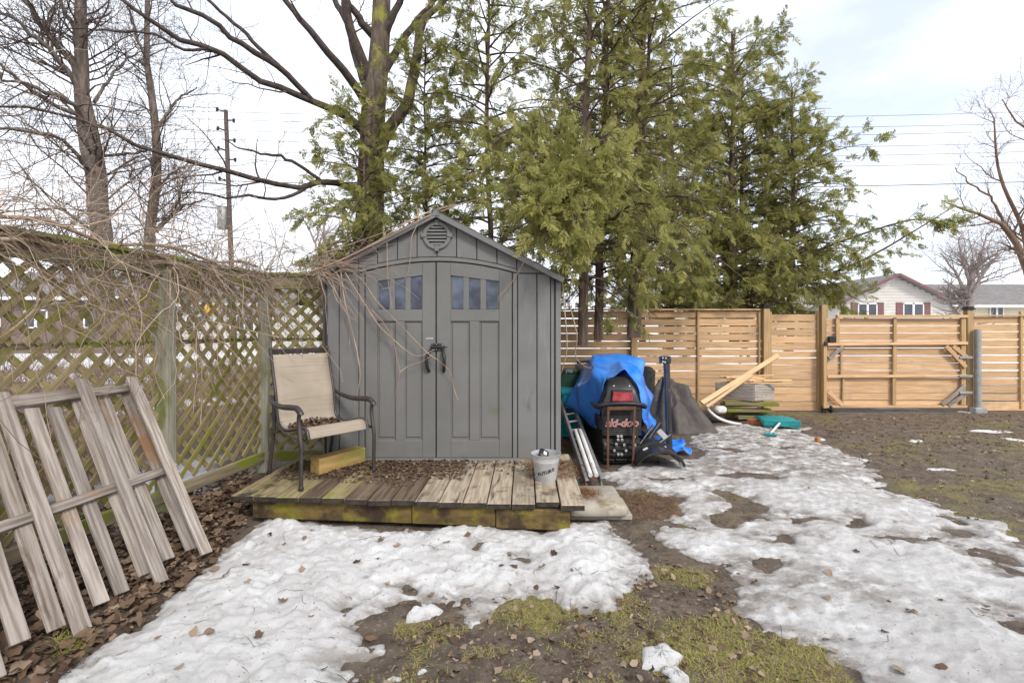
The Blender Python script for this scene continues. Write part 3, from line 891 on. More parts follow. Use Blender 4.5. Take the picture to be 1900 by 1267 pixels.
# ------------------------------------------------------------------ deck
def build_deck():
    t = thing('wooden_deck', 'low weathered plank deck with mossy edge beam in front of shed', 'deck', (-.9, 4.2, 0))
    x0, n, w = -2.28, 15, .1815
    rr = random.Random(3)
    for i in range(n):
        xa = x0 + i * w
        yf = 3.765 - .235 * (i + .5) / n + rr.uniform(-.008, .008)
        if i == n - 2: yf += .055
        m = Mt['deck_moss'] if i in (0, 1, 2, 4) else Mt['deck_wet'] if i < 8 else Mt['deck']
        z = .198 + rr.uniform(-.003, .003)
        skew = .0 if i < n - 1 else .012
        dp = plank('deck_plank', (xa + w / 2, yf, z), (xa + w / 2 + skew, 5.0, z), w - .007 - rr.uniform(0, .004), .044, (rr.uniform(-.012, .012), 0, 1), m, t, .005)
        MB().span(xa + .006, xa + w - .006, yf - .004, yf + .002, z - .021, z + .016, .002).build('end_grain', Mt['deck_end'], dp)
    # edge beams under the planks
    for a, b, dy, dz in ((-2.13, -.86, .0, 0), (-.855, -.22, -.012, .004), (-.215, .335, -.02, -.004)):
        yf = lambda x: 3.80 - .086 * (x + 2.28)
        plank('edge_beam', (a, yf(a) + dy + .04, .100 + dz), (b, yf(b) + dy + .04, .100 + dz), .146, .06, (0, -1, 0), Mt['beam_moss'], t, .006)
    for x in (-2.1, -1.2, -.4, .3):
        plank('joist', (x, 3.93, .10), (x, 4.95, .10), .05, .146, (0, 0, 1), Mt['beam_moss'], t)
build_deck()

sl = MB().box((.455, .53, .085), (0, 0, 0), .018)
o = sl.build('patio_slab', Mt['concrete'], None, 50)
o.matrix_basis = Matrix.Translation((.565, 4.02, .0875)) @ Matrix.Rotation(math.radians(1), 4, 'Z') 
tag(o, 'pale concrete slab stepping off the right end of the deck', 'paving slab')
o = MB().box((.50, .40, .05), (.60, 4.03, .019), .01).build('slab_support', Mt['concrete'])
tag(o, 'flat stone block lying underneath the pale concrete slab', 'stone')

# ------------------------------------------------------------------ patio chair
def build_chair():
    th = math.radians(-128.3)
    org = Vector((-1.837, 4.33, .2215))
    t = thing('patio_chair', 'high backed beige sling patio chair with dark bronze frame on deck', 'chair', org, None, th)
    M = Matrix.Translation(org) @ Matrix.Rotation(th, 4, 'Z')
    prof = [(-.335, 1.115), (-.305, .98), (-.275, .86), (-.235, .72), (-.215, .58), (-.19, .475), (-.12, .425), (.0, .425), (.14, .455), (.25, .475), (.31, .455), (.335, .395)]
    pc = smooth_pts([(0, a, b) for a, b in prof], 6)
    # sling fabric
    vs, fs = [], []
    nx = 9
    for i, p in enumerate(pc[3:]):
        k = i / (len(pc) - 4)
        for j in range(nx):
            u = j / (nx - 1) * 2 - 1
            hw = .262 + .01 * k
            sag = -.022 * (1 - u * u)
            nrm = Vector((0, .6, .8)) if .45 < k < .8 else Vector((0, 1, .25)).normalized() * -1
            vs.append(M @ (Vector((u * hw, p.y, p.z)) + nrm * (sag if .45 < k < .8 else -sag * .6)))
    n = len(pc) - 3
    for i in range(n - 1):
        for j in range(nx - 1):
            a = i * nx + j
            fs.append((a, a + 1, a + 1 + nx, a + nx))
    me = MB().add(vs, fs).mesh('sling', 180)
    s = obj('sling', me, Mt['sling'], t)
    so_ = s.modifiers.new('thick', 'SOLIDIFY'); so_.thickness = .006; so_.offset = 0
    for sg in (-1, 1):
        q = lambda pts: [M @ Vector(p) for p in pts]
        MB().tube(q([(sg * .272, p.y, p.z) for p in pc]), .014, 10).build('side_rail', Mt['bronze'], t, 60)
        arm = smooth_pts([(sg * .30, -.27, .70), (sg * .325, -.18, .655), (sg * .335, 0, .635), (sg * .335, .18, .645), (sg * .335, .27, .645), (sg * .335, .325, .615), (sg * .335, .335, .60)], 5)
        # flattened arm
        m = MB()
        for i in range(len(arm) - 1):
            pass
        pts = q(arm)
        m.tube(pts, [.014 + .010 * min(1, i / 12) for i in range(len(pts))], 12)
        m.build('armrest', Mt['bronze'], t, 60)
        leg = smooth_pts([(sg * .335, .315, .62), (sg * .335, .298, .55), (sg * .335, .318, .44), (sg * .335, .340, .33), (sg * .335, .336, .18), (sg * .335, .335, .012)], 5)
        MB().tube(q(leg), .0165, 10).build('leg', Mt['bronze'], t, 60)
        MB().lathe([(.0001, 0), (.018, 0), (.021, .012), (.019, .03), (.015, .034)], 12, M @ Matrix.Translation((sg * .335, .335, 0))).build('foot', Mt['black_plastic'], t, 50)
        rl = smooth_pts([(sg * .285, -.27, .70), (sg * .285, -.235, .55), (sg * .285, -.245, .38), (sg * .285, -.29, .18), (sg * .285, -.335, .012)], 5)
        MB().tube(q(rl), .0155, 10).build('leg', Mt['bronze'], t, 60)
        MB().lathe([(.0001, 0), (.017, 0), (.020, .012), (.017, .03)], 12, M @ Matrix.Translation((sg * .285, -.335, 0))).build('foot', Mt['black_plastic'] if sg > 0 else Mt['galv'], t, 50)
        MB().tube(q([(sg * .272, -.19, .45), (sg * .30, -.02, .40), (sg * .335, .33, .40)]), .012, 8).build('seat_brace', Mt['bronze'], t, 60)
    MB().tube([M @ Vector(p) for p in ((-.272, -.345, 1.09), (-.272, -.34, 1.105), (.272, -.34, 1.105), (.272, -.345, 1.09))], .012, 8)
    tr = MB().box((.545, .024, .052), M @ Matrix.Translation((0, -.328, 1.085)) @ Matrix.Rotation(math.radians(-14), 4, 'X'), .008).build('top_rail', Mt['bronze'], t)
    for y, z in ((.30, .43), (-.20, .42)):
        MB().tube([M @ Vector((-.30, y, z - .03)), M @ Vector((.30, y, z - .03))], .012, 8).build('cross_bar', Mt['bronze'], t, 60)
    for x in (-.12, 0, .1):
        MB().box((.016, .006, .012), M @ Matrix.Translation((x, -.322, 1.053)), .001).build('clip', Mt['print_white'], t)
    return M
CHM = build_chair()

# timber offcut under the chair
a, b = V3(-1.862, 4.30, .293), V3(-1.60, 4.735, .293)
blk = plank('timber_block', a, b, .135, .14, (0, 0, 1), Mt['block'], None, .006)
tag(blk, 'short yellowish square timber offcut lying on deck under the chair', 'timber')

# ------------------------------------------------------------------ bucket
def build_bucket():
    x, y, z = .178, 4.14, .222
    t = thing('metal_bucket', 'small galvanised bucket with dark stencilled word on right end of deck', 'bucket', (x, y, z))
    M = Matrix.Translation((x, y, z))
    MB().lathe([(.0001, .006), (.083, .004), (.086, .0), (.089, .012), (.112, .165), (.1135, .168), (.1125, .172), (.1145, .178), (.1135, .183), (.124, .222), (.128, .226), (.128, .230), (.1235, .230), (.1105, .178), (.086, .02), (.0001, .014)], 40, M).build('body', Mt['galv'], t, 30)
    # stencilled word following the curved side
    for k, ch in enumerate('FUTURE'):
        cu_w = .0245
        an = math.radians(-90) + (k - 2.5) * cu_w / .100
        zc = .078 + (k - 2.5) * .0085
        r = .086 + (.112 - .086) * zc / .165 + .0035
        p = Vector((x + r * math.cos(an), y + r * math.sin(an), z + zc))
        out = Vector((math.cos(an), math.sin(an), -.16)).normalized()
        tx = Vector((-math.sin(an), math.cos(an), .34)).normalized()
        tx = (tx - out * tx.dot(out)).normalized()
        up = out.cross(tx)
        R = Matrix((tx, up, out)).transposed().to_4x4(); R.translation = p
        text(ch, 0, 0, 0, .040, Mt['print_dark'], t, .0012, R)
    o = MB().box((.085, .11, .05), Matrix.Translation((x - .02, y, z + .215)) @ Matrix.Rotation(.5, 4, 'Y') @ Matrix.Rotation(.3, 4, 'X'), .012).build('plastic_case', Mt['black_plastic'])
    tag(o, 'dark plastic case with pale sticker sticking out of the bucket', 'case')
    s = MB().box((.03, .05, .002), Matrix.Translation((x - .02, y, z + .215)) @ Matrix.Rotation(.5, 4, 'Y') @ Matrix.Rotation(.3, 4, 'X') @ Matrix.Translation((.005, -.01, .026)), .0005).build('sticker', Mt['print_white'], o)
    o = MB().tube([(x - .06, y, z + .02), (x - .055, y + .01, z + .19)], .035, 12).build('crumpled_can', Mt['galv'], None, 50)
    tag(o, 'grey can standing inside the bucket under the dark case', 'can')
build_bucket()

# ------------------------------------------------------------------ ladder beside the shed
def build_ladder():
    a, b = V3(.615, 4.47, .075), V3(.545, 7.0, .50)
    t = thing('aluminium_ladder', 'dull aluminium extension ladder lying on edge along the shed wall', 'ladder', a)
    d = (b - a).normalized()
    side = V3(1, 0, 0)
    upv = side.cross(d).normalized()
    if upv.z < 0: upv = -upv
    for k, (o, h) in enumerate(((-.055, .0), (.085, .02))):
        off = V3(o, 0, h)
        m = MB()
        m.plank(a + off, b + off, .006, .085, upv, .002)
        for s in (-1, 1):
            m.plank(a + off + upv * s * .04 + V3(.013, 0, 0), b + off + upv * s * .04 + V3(.013, 0, 0), .028, .005, upv, .001)
        m.build('rail', Mt['alu'], t)
    for k in range(9):
        p = a + d * (.22 + .28 * k)
        MB().tube([p + V3(-.058, 0, .0), p + V3(.088, 0, .02)], .016, 10).build('rung', Mt['alu'], t, 50)
        MB().box((.002, .045, .012), Matrix.Translation(p + V3(-.060, 0, .018)) , .0005).build('rung_plate', Mt['galv'], t)
    for o in (.0, .055):
        MB().tube([a + d * .06 + V3(o, 0, .06), a + d * 1.15 + V3(o, 0, .075)], .021, 12).build('white_tube', Mt['white_plastic'], t, 50)
    MB().box((.17, .05, .03), Matrix.Translation(a + V3(.015, -.01, -.03)), .006).build('rubber_foot', Mt['black_matte'], t)
build_ladder()
o = MB().plank((.505, 4.42, .06), (.43, 4.66, .29), .035, .012, (1, -.3, .2), .003).build('plastic_stake', Mt['green_dark'])
tag(o, 'dark green plastic strip leaning on right end of deck', 'stake')

# boxes in the gap behind the ladder
o = MB().span(.52, .82, 6.75, 7.15, 0, .62, .02).span(.505, .835, 6.735, 7.165, .60, .66, .012).build('storage_bin', Mt['turquoise'])
tag(o, 'turquoise plastic bin beside the right shed wall', 'bin')
o = thing('storage_crate', 'dark green box standing behind the turquoise bin by the shed', 'box', (.7, 7.45, 0))
cr = MB().span(.50, .98, 7.25, 7.6, 0, .86, .015).span(.485, .995, 7.235, 7.615, .85, .90, .01).build('body', Mt['green_dark'], o)
text('JTO', .66, 7.232, .865, .06, Mt['print_white'], cr)

# ------------------------------------------------------------------ snowmobile
def build_snowmobile():
    xc, yr = 1.068, 5.36
    t = thing('snowmobile', 'black snowmobile seen from behind with red tail light and ribbed flap', 'snowmobile', (xc, 6.6, 0))
    K = yr / F
    def z(py, Y=yr): return CAMZ - (py - HZ) / F * Y
    # track: belt around skid, with lugs
    prof = [(5.42, .03), (5.36, .10), (5.35, .2), (5.40, .29), (5.55, .33), (7.0, .36), (7.2, .25), (7.0, .08), (6.7, .02), (5.6, .02)]
    vs, fs = [], []
    n = len(prof)
    for x in (xc - .205, xc + .205):
        vs += [(x, y, q) for y, q in prof]
    for i in range(n):
        j = (i + 1) % n
        fs.append((i, j, n + j, n + i))
    fs += [tuple(range(n))[::-1], tuple(range(n, 2 * n))]
    tr = MB().add(vs, fs).build('track', Mt['black_matte'], t)
    for k, (y0, q, nm) in enumerate(((5.35, .07, 0), (5.336, .13, 0), (5.333, .19, 0), (5.345, .25, 0), (5.38, .04, 0))):
        for dx in (-.14, 0, .14):
            MB().box((.125, .03, .012), (xc + dx, y0 + .005, q), .003).build('lug', Mt['black_matte'], tr)
    # bolts with washers
    for cx_, cy_ in ((525, 985), (628, 985), (700, 990), (803, 993), (608, 1043), (718, 1045), (643, 910), (675, 910), (643, 943), (680, 943), (798, 915), (645, 1080), (678, 1080)):
        px, py = 1020 + cx_ / 5.067, 630 + cy_ / 5.067
        p = Wp(px, py, 5.318)
        R = Matrix.Translation(p) @ Matrix.Rotation(math.pi / 2, 4, 'X')
        bo = MB().lathe([(.004, .003), (.009, .006), (.0135, .004), (.0145, 0), (.0145, -.03)], 12, R).build('bolt_washer', Mt['galv'] , tr, 40)
        MB().lathe([(.0001, .006), (.006, .006), (.0065, .0)], 8, R).build('bolt_head', Mt['black_matte'], bo)
    # tunnel, bumper, snow flap
    MB().span(xc - .23, xc + .23, 5.45, 7.2, .36, .52, .02).build('tunnel', Mt['black_plastic'], t)
    bp = [(xc - .272, 5.75, z(757)), (xc - .272, 5.42, z(756)), (xc - .24, 5.34, z(751)), (xc - .12, 5.315, z(748)), (xc, 5.31, z(747)), (xc + .12, 5.315, z(748)), (xc + .24, 5.34, z(751)), (xc + .272, 5.42, z(757)), (xc + .272, 5.75, z(758))]
    MB().tube(smooth_pts(bp, 4), .021, 10).build('rear_bumper', Mt['black_plastic'], t, 60)
    fl = MB()
    N = 30
    zt, zb = z(755), z(807)
    vs, fs = [], []
    for i in range(N + 1):
        q = zt + (zb - zt) * i / N
        flat = .33 < i / N < .66
        y = 5.345 + .012 * math.sin(i / N * 3) + (0 if flat else .005 * (i % 2))
        hw = .222 - .006 * i / N
        vs += [(xc - hw, y, q), (xc + hw, y, q), (xc + hw, y + .015, q), (xc - hw, y + .015, q)]
    for i in range(N):
        for k in range(4):
            a, b = i * 4 + k, i * 4 + (k + 1) % 4
            fs.append((b, a, a + 4, b + 4))
    f_ = fl.add(vs, fs).build('snow_flap', Mt['black_matte'], t)
    text('ski-doo', xc - .005, 5.336, z(790.5), .120, Mt['print_white'], f_, .0032, None, .25, 'lettering', 1.0)
    text('ski-doo', xc - .005, 5.3345, z(790.5), .120, Mt['print_red'], f_, .0005, None, .25, 'lettering', 1.0)
    # seat with tail hump: rounded loft
    rings = []
    for Y, zb_, ztp, wb, wt in ((5.34, .62, .705, .205, .17), (5.36, .62, .80, .213, .165), (5.40, .61, .885, .215, .145), (5.48, .60, .935, .215, .12), (5.62, .58, .965, .215, .125), (5.9, .55, .93, .21, .13), (6.4, .52, .82, .20, .14), (6.8, .5, .84, .2, .14)):
        pts = [(-wb, zb_), (-wb, zb_ + .06), (-(wb * .55 + wt * .45), zb_ + (ztp - zb_) * .6), (-wt, ztp - .02), (-wt * .6, ztp), (wt * .6, ztp), (wt, ztp - .02), ((wb * .55 + wt * .45), zb_ + (ztp - zb_) * .6), (wb, zb_ + .06), (wb, zb_)]
        rings.append([(xc + a, Y, b) for a, b in pts])
    vs = [p for r in rings for p in r]; n = 10; fs = []
    for i in range(len(rings) - 1):
        for k in range(n):
            a, b = i * n + k, i * n + (k + 1) % n
            fs.append((b, a, a + n, b + n))
    fs.append(tuple(range(n)))
    st = MB().add(vs, fs).build('seat', Mt['black_plastic'], t, 38)
    for px in (1139, 1168):
        MB().lathe([(.0001, .006), (.008, .004), (.009, 0)], 10, Matrix.Translation(Wp(px, 716, 5.40)) @ Matrix.Rotation(math.pi / 2.6, 4, 'X')).build('screw', Mt['galv'], st)
    MB().prism([(xc - .127, z(746.5)), (xc + .127, z(746.5)), (xc + .115, z(723.5)), (xc - .108, z(723.5))], 5.322, 5.40, .012).build('light_housing', Mt['black_plastic'], t)
    lz = MB().prism([(xc - .114, z(743.5)), (xc + .117, z(743.5)), (xc + .104, z(726.5)), (xc - .100, z(726.5))], 5.306, 5.33, .007).build('tail_light', Mt['red_lens'], t)
    # handlebar, windshield and hood that hold the cover up
    MB().tube(smooth_pts([(xc - .36, 6.55, 1.06), (xc - .2, 6.62, 1.07), (xc, 6.68, 1.0), (xc + .2, 6.62, 1.06), (xc + .36, 6.55, 1.04)], 4), .018, 8).build('handlebar', Mt['black_plastic'], t, 60)
    MB().prism([(xc - .33, .35), (xc + .33, .35), (xc + .25, .95), (xc - .25, .95)], 6.75, 7.9, .05).build('hood', Mt['black_plastic'], t)
    for s in (-1, 1):
        MB().box((.12, 1.0, .03), (xc + s * .42, 7.7, .03), .01).build('ski', Mt['black_plastic'], t)
        MB().plank((xc + s * .30, 7.55, .4), (xc + s * .42, 7.65, .04), .05, .05, (0, 1, 0)).build('ski_leg', Mt['black_plastic'], t)
build_snowmobile()

def grid_obj(name, rows, mat, noise=0.0, seed=1, sub=6, thick=.003, smooth=True):
    """smooth sheet through rows of control points (each row the same count)"""
    A = [smooth_pts(r, sub) for r in rows]
    n = len(A[0])
    cols = [smooth_pts([A[i][j] for i in range(len(A))], sub) for j in range(n)]
    m = len(cols[0])
    V = np.array([[tuple(cols[j][i]) for j in range(n)] for i in range(m)])
    # crumples across the sheet
    du = np.gradient(V, axis=1); dv = np.gradient(V, axis=0)
    N = np.cross(du, dv); N /= np.linalg.norm(N, axis=-1, keepdims=True) + 1e-9
    u = np.arange(m)[:, None] / m * 7 + np.zeros((m, n)); w = np.arange(n)[None, :] / n * 9 + np.zeros((m, n))
    rid = -np.abs(fbm(u * .55 + .25 * w, w * .75, seed, 1)) * 2.6 - .45 * np.abs(fbm(u * 1.3 - .6 * w, w * 1.2 + .5 * u, seed + 3, 2))
    V = V + N * (noise * (1.5 * rid + 1.2 + .2 * fbm(u * 2.2, w * 2.2, seed + 5, 3)))[..., None]
    I = np.arange(m * n).reshape(m, n)
    Fa = np.stack([I[:-1, :-1], I[:-1, 1:], I[1:, 1:], I[1:, :-1]], -1).reshape(-1, 4)
    me = np_mesh(name, V.reshape(-1, 3), Fa, mat, smooth)
    me.set_sharp_from_angle(angle=math.radians(60))
    o = obj(name, me, None)
    s = o.modifiers.new('thick', 'SOLIDIFY'); s.thickness = thick; s.offset = 0
    return o

def build_tarp():
    S0 = [(1116, 806, 5.62), (1109, 785, 5.60), (1105, 762, 5.58), (1107, 738, 5.56), (1112, 710, 5.56), (1124, 694, 5.56), (1146, 688, 5.56), (1166, 693, 5.56), (1182, 710, 5.56), (1189, 738, 5.56), (1200, 765, 5.58), (1208, 785, 5.6), (1200, 800, 5.6)]
    S1 = [(1098, 800, 5.85), (1090, 778, 5.85), (1088, 752, 5.85), (1096, 722, 5.85), (1104, 696, 5.85), (1121, 682, 5.9), (1146, 678, 5.95), (1167, 682, 5.9), (1185, 697, 5.85), (1196, 728, 5.85), (1208, 758, 5.85), (1214, 780, 5.85), (1210, 800, 5.85)]
    S2 = [(1080, 790, 6.15), (1069, 772, 6.15), (1068, 742, 6.15), (1078, 712, 6.25), (1094, 683, 6.3), (1114, 672, 6.35), (1142, 671, 6.4), (1166, 674, 6.35), (1187, 684, 6.3), (1199, 712, 6.25), (1209, 745, 6.2), (1213, 775, 6.2), (1212, 796, 6.2)]
    S3 = [(1056, 763, 6.45), (1053, 754, 6.45), (1056, 735, 6.5), (1074, 700, 6.6), (1094, 667, 6.6), (1112, 661, 6.65), (1138, 659.5, 6.7), (1168, 662, 6.65), (1192, 670, 6.6), (1199, 700, 6.6), (1206, 735, 6.6), (1210, 762, 6.6), (1211, 780, 6.6)]
    rows = [[Wp(*p) for p in r] for r in (S0, S1, S2, S3)]
    r4, r5 = [], []
    for p in rows[3]:
        r4.append(V3(1.10 + (p.x - 1.10) * .95, 7.2, max(.10, p.z * .93)))
        r5.append(V3(1.10 + (p.x - 1.10) * .8, 7.9, max(.06, p.z * .62)))
    o = grid_obj('blue_tarp', rows + [r4, r5], Mt['tarp_blue'], .030, 3, 9)
    tag(o, 'bright blue tarp draped over the front of the snowmobile', 'tarp')
    # loose crumpled corner on the ground by the plow
    rr = random.Random(5)
    rows = []
    for i in range(6):
        rows.append([V3(1.32 + .13 * j + rr.uniform(-.03, .03), 5.75 + .10 * i + rr.uniform(-.03, .03), .03 + max(0, .22 - .07 * j) + rr.uniform(0, .09)) for j in range(6)])
    o = grid_obj('loose_tarp_corner', rows, Mt['tarp_blue'], .02, 9, 4)
    tag(o, 'crumpled blue tarp end lying on the ground behind the plow', 'tarp')
build_tarp()

st = thing('lifting_stand', 'rusty steel U shaped stand propped against the snowmobile flap', 'stand', (1.07, 5.27, 0))
tl, trr = Wp(1128.5, 756, 5.285), Wp(1177.5, 756, 5.285)
bl, br = Wp(1127.5, 853, 5.27), Wp(1174, 856, 5.27)
bl.z = hz(bl.x, bl.y) - .01; br.z = hz(br.x, br.y) - .01
plank('upright', bl, tl, .024, .024, (0, -1, 0), Mt['rust'], st, .002)
plank('upright', br, trr, .024, .024, (0, -1, 0), Mt['rust'], st, .002)
plank('top_bar', tl + V3(-.012, 0, -.008), trr + V3(.012, 0, -.008), .034, .027, (0, -1, 0), Mt['rust'], st, .002)

def build_plow():
    t = thing('plow_blade', 'black curved snow plow blade with tall upright mounting arm', 'plow', (1.6, 5.5, 0))
    # blade: arched sheet standing on its long edges, axis running away from the camera
    n = 16
    xc, y0, y1 = 1.42, 5.02, 5.62
    vs, fs = [], []
    for y in (y0, y1):
        for i in range(n + 1):
            a = math.radians(168 - 156 * i / n)
            vs.append((xc + .255 * math.cos(a) + .02 * (i / n), y + (.10 if y == y0 else 0) * (1 - math.sin(a)), .02 + .225 * math.sin(a)))
    for y in (y0, y1):
        for i in range(n + 1):
            a = math.radians(168 - 156 * i / n)
            vs.append((xc + .235 * math.cos(a) + .02 * (i / n), y + (.10 if y == y0 else 0) * (1 - math.sin(a)), .02 + .203 * math.sin(a)))
    m = n + 1
    for i in range(n):
        fs += [(i, i + 1, m + i + 1, m + i), (2 * m + i + 1, 2 * m + i, 3 * m + i, 3 * m + i + 1), (i + 1, i, 2 * m + i, 2 * m + i + 1), (m + i, m + i + 1, 3 * m + i + 1, 3 * m + i)]
    fs += [(0, m, 3 * m, 2 * m), (m - 1, 2 * m - 1 + 0 * m, 4 * m - 1, 3 * m - 1)]
    bl_ = MB().add(vs, fs).build('blade', Mt['black_steel'], t, 40)
    for y in (5.30, 5.50):
        rb = MB()
        for i in range(n):
            a, b = math.radians(150 - 120 * i / n), math.radians(150 - 120 * (i + 1) / n)
            rb.plank((xc + .268 * math.cos(a), y, .02 + .238 * math.sin(a)), (xc + .268 * math.cos(b), y, .02 + .238 * math.sin(b)), .012, .03, (0, 0, 1), .002)
        rb.build('rib', Mt['black_steel'], t)
    base = Wp(1242, 812, 5.55); top = Wp(1236.5, 666, 5.62)
    base.z = .10
    plank('upright_arm', base, top, .062, .062, (0, -1, 0), Mt['black_steel'], t, .006)
    plank('arm_groove', base + V3(-.002, -.0315, .1), top + V3(-.002, -.0315, -.1), .018, .006, (0, -1, 0), Mt['black_plastic'], t, .002)
    MB().span(top.x - .075, top.x + .045, top.y - .045, top.y + .045, top.z - .05, top.z + .035, .01).build('arm_head', Mt['black_steel'], t)
    for dx, dz in ((-.055, .015), (-.02, .012), (-.055, -.03), (-.03, -.035)):
        MB().lathe([(.0001, .008), (.009, .006), (.011, 0)], 10, Matrix.Translation((top.x + dx, top.y - .046, top.z + dz)) @ Matrix.Rotation(math.pi / 2, 4, 'X')).build('bolt', Mt['galv'], t, 40)
    for (a, b, r) in (((1.30, 5.5, .12), (1.56, 5.62, .42), .026), ((1.25, 5.45, .16), (1.48, 5.6, .40), .014), ((1.50, 5.5, .2), (1.66, 5.55, .30), .03)):
        MB().tube([a, b], r, 10).build('push_strut', Mt['black_steel'], t, 50)
    MB().plank((1.52, 5.52, .36), (1.60, 5.50, .27), .06, .01, (-.3, -1, .2)).build('pin_bracket', Mt['galv'], t)
    for px, py, w, h in ((1229, 812.5, .06, .03), (1200.5, 834, .055, .035)):
        p = Wp(px, py, 5.36 if px > 1210 else 5.22)
        a = math.atan2(p.z - .02, p.x - xc)
        M = Matrix.Translation((xc + .259 * math.cos(a), p.y, .02 + .229 * math.sin(a))) @ Matrix.Rotation(math.pi / 2 - a, 4, 'Y')
        MB().box((w, h * 1.6, .004), M, .001).build('sticker', Mt['print_white'], t)
    p = Vector((1.545, 5.30, .22))
    MB().lathe([(.0001, .006), (.024, .004), (.026, 0), (.026, -.02)], 16, Matrix.Translation(p) @ Matrix.Rotation(math.radians(40), 4, 'Y') @ Matrix.Rotation(math.radians(40), 4, 'X')).build('disc', Mt['print_white'], t, 40)
    MB().box((.06, .03, .05), (1.665, 5.13, .09), .006).build('skid_bracket', Mt['galv'], t)
build_plow()

def heap(name, cx, cy, rx, ry, h, mat, seed, label, cat, peak=(0, 0)):
    nr, na = 26, 60
    T, A = np.meshgrid(np.linspace(0, 1, nr), np.linspace(0, 2 * np.pi, na, endpoint=False), indexing='ij')
    wob = 1 + .18 * np.sin(A * 2 + seed) + .10 * np.sin(A * 5 + 2 * seed) + .05 * np.sin(A * 11 + seed)
    X = cx + rx * T * wob * np.cos(A) + peak[0] * (1 - T)
    Y = cy + ry * T * wob * np.sin(A) + peak[1] * (1 - T)
    pr = (1 - T ** 1.5) * (1 + .2 * np.sin(A * 3 + seed) * T)
    fold = np.abs(fbm(A * 3.0 + T * 2.0, T * 2.2, seed, 3))
    Z = h * pr + .10 * fbm(X * 4, Y * 4, seed, 3) * np.sin(T * np.pi) - .20 * fold * np.sin(T * np.pi) ** .5 + .07 * np.sin(A * 7 + 5 * T + seed) * np.sin(T * np.pi) + .005
    Z = np.maximum(Z, .004 + surf_h(X.ravel(), Y.ravel()).reshape(X.shape))
    I = np.arange(nr * na).reshape(nr, na); J = np.roll(I, -1, 1)
    Fa = np.stack([I[:-1], I[1:], J[1:], J[:-1]], -1).reshape(-1, 4)
    o = obj(name, np_mesh(name, np.stack([X, Y, Z], -1).reshape(-1, 3), Fa, mat, True), None)
    return tag(o, label, cat)
heap('covered_heap', 2.27, 7.25, .47, .42, .80, Mt['tarp_grey'], 2, 'brown grey tarp covered heap between the plow and lumber pile', 'tarp', (-.20, .05))
o = MB().box((.20, .30, .95), Matrix.Translation((1.83, 7.35, .47)) @ Matrix.Rotation(.06, 4, 'Y'), .07).build('black_case', Mt['black_matte'], None, 40)
tag(o, 'upright black padded case behind the blue tarp', 'case')

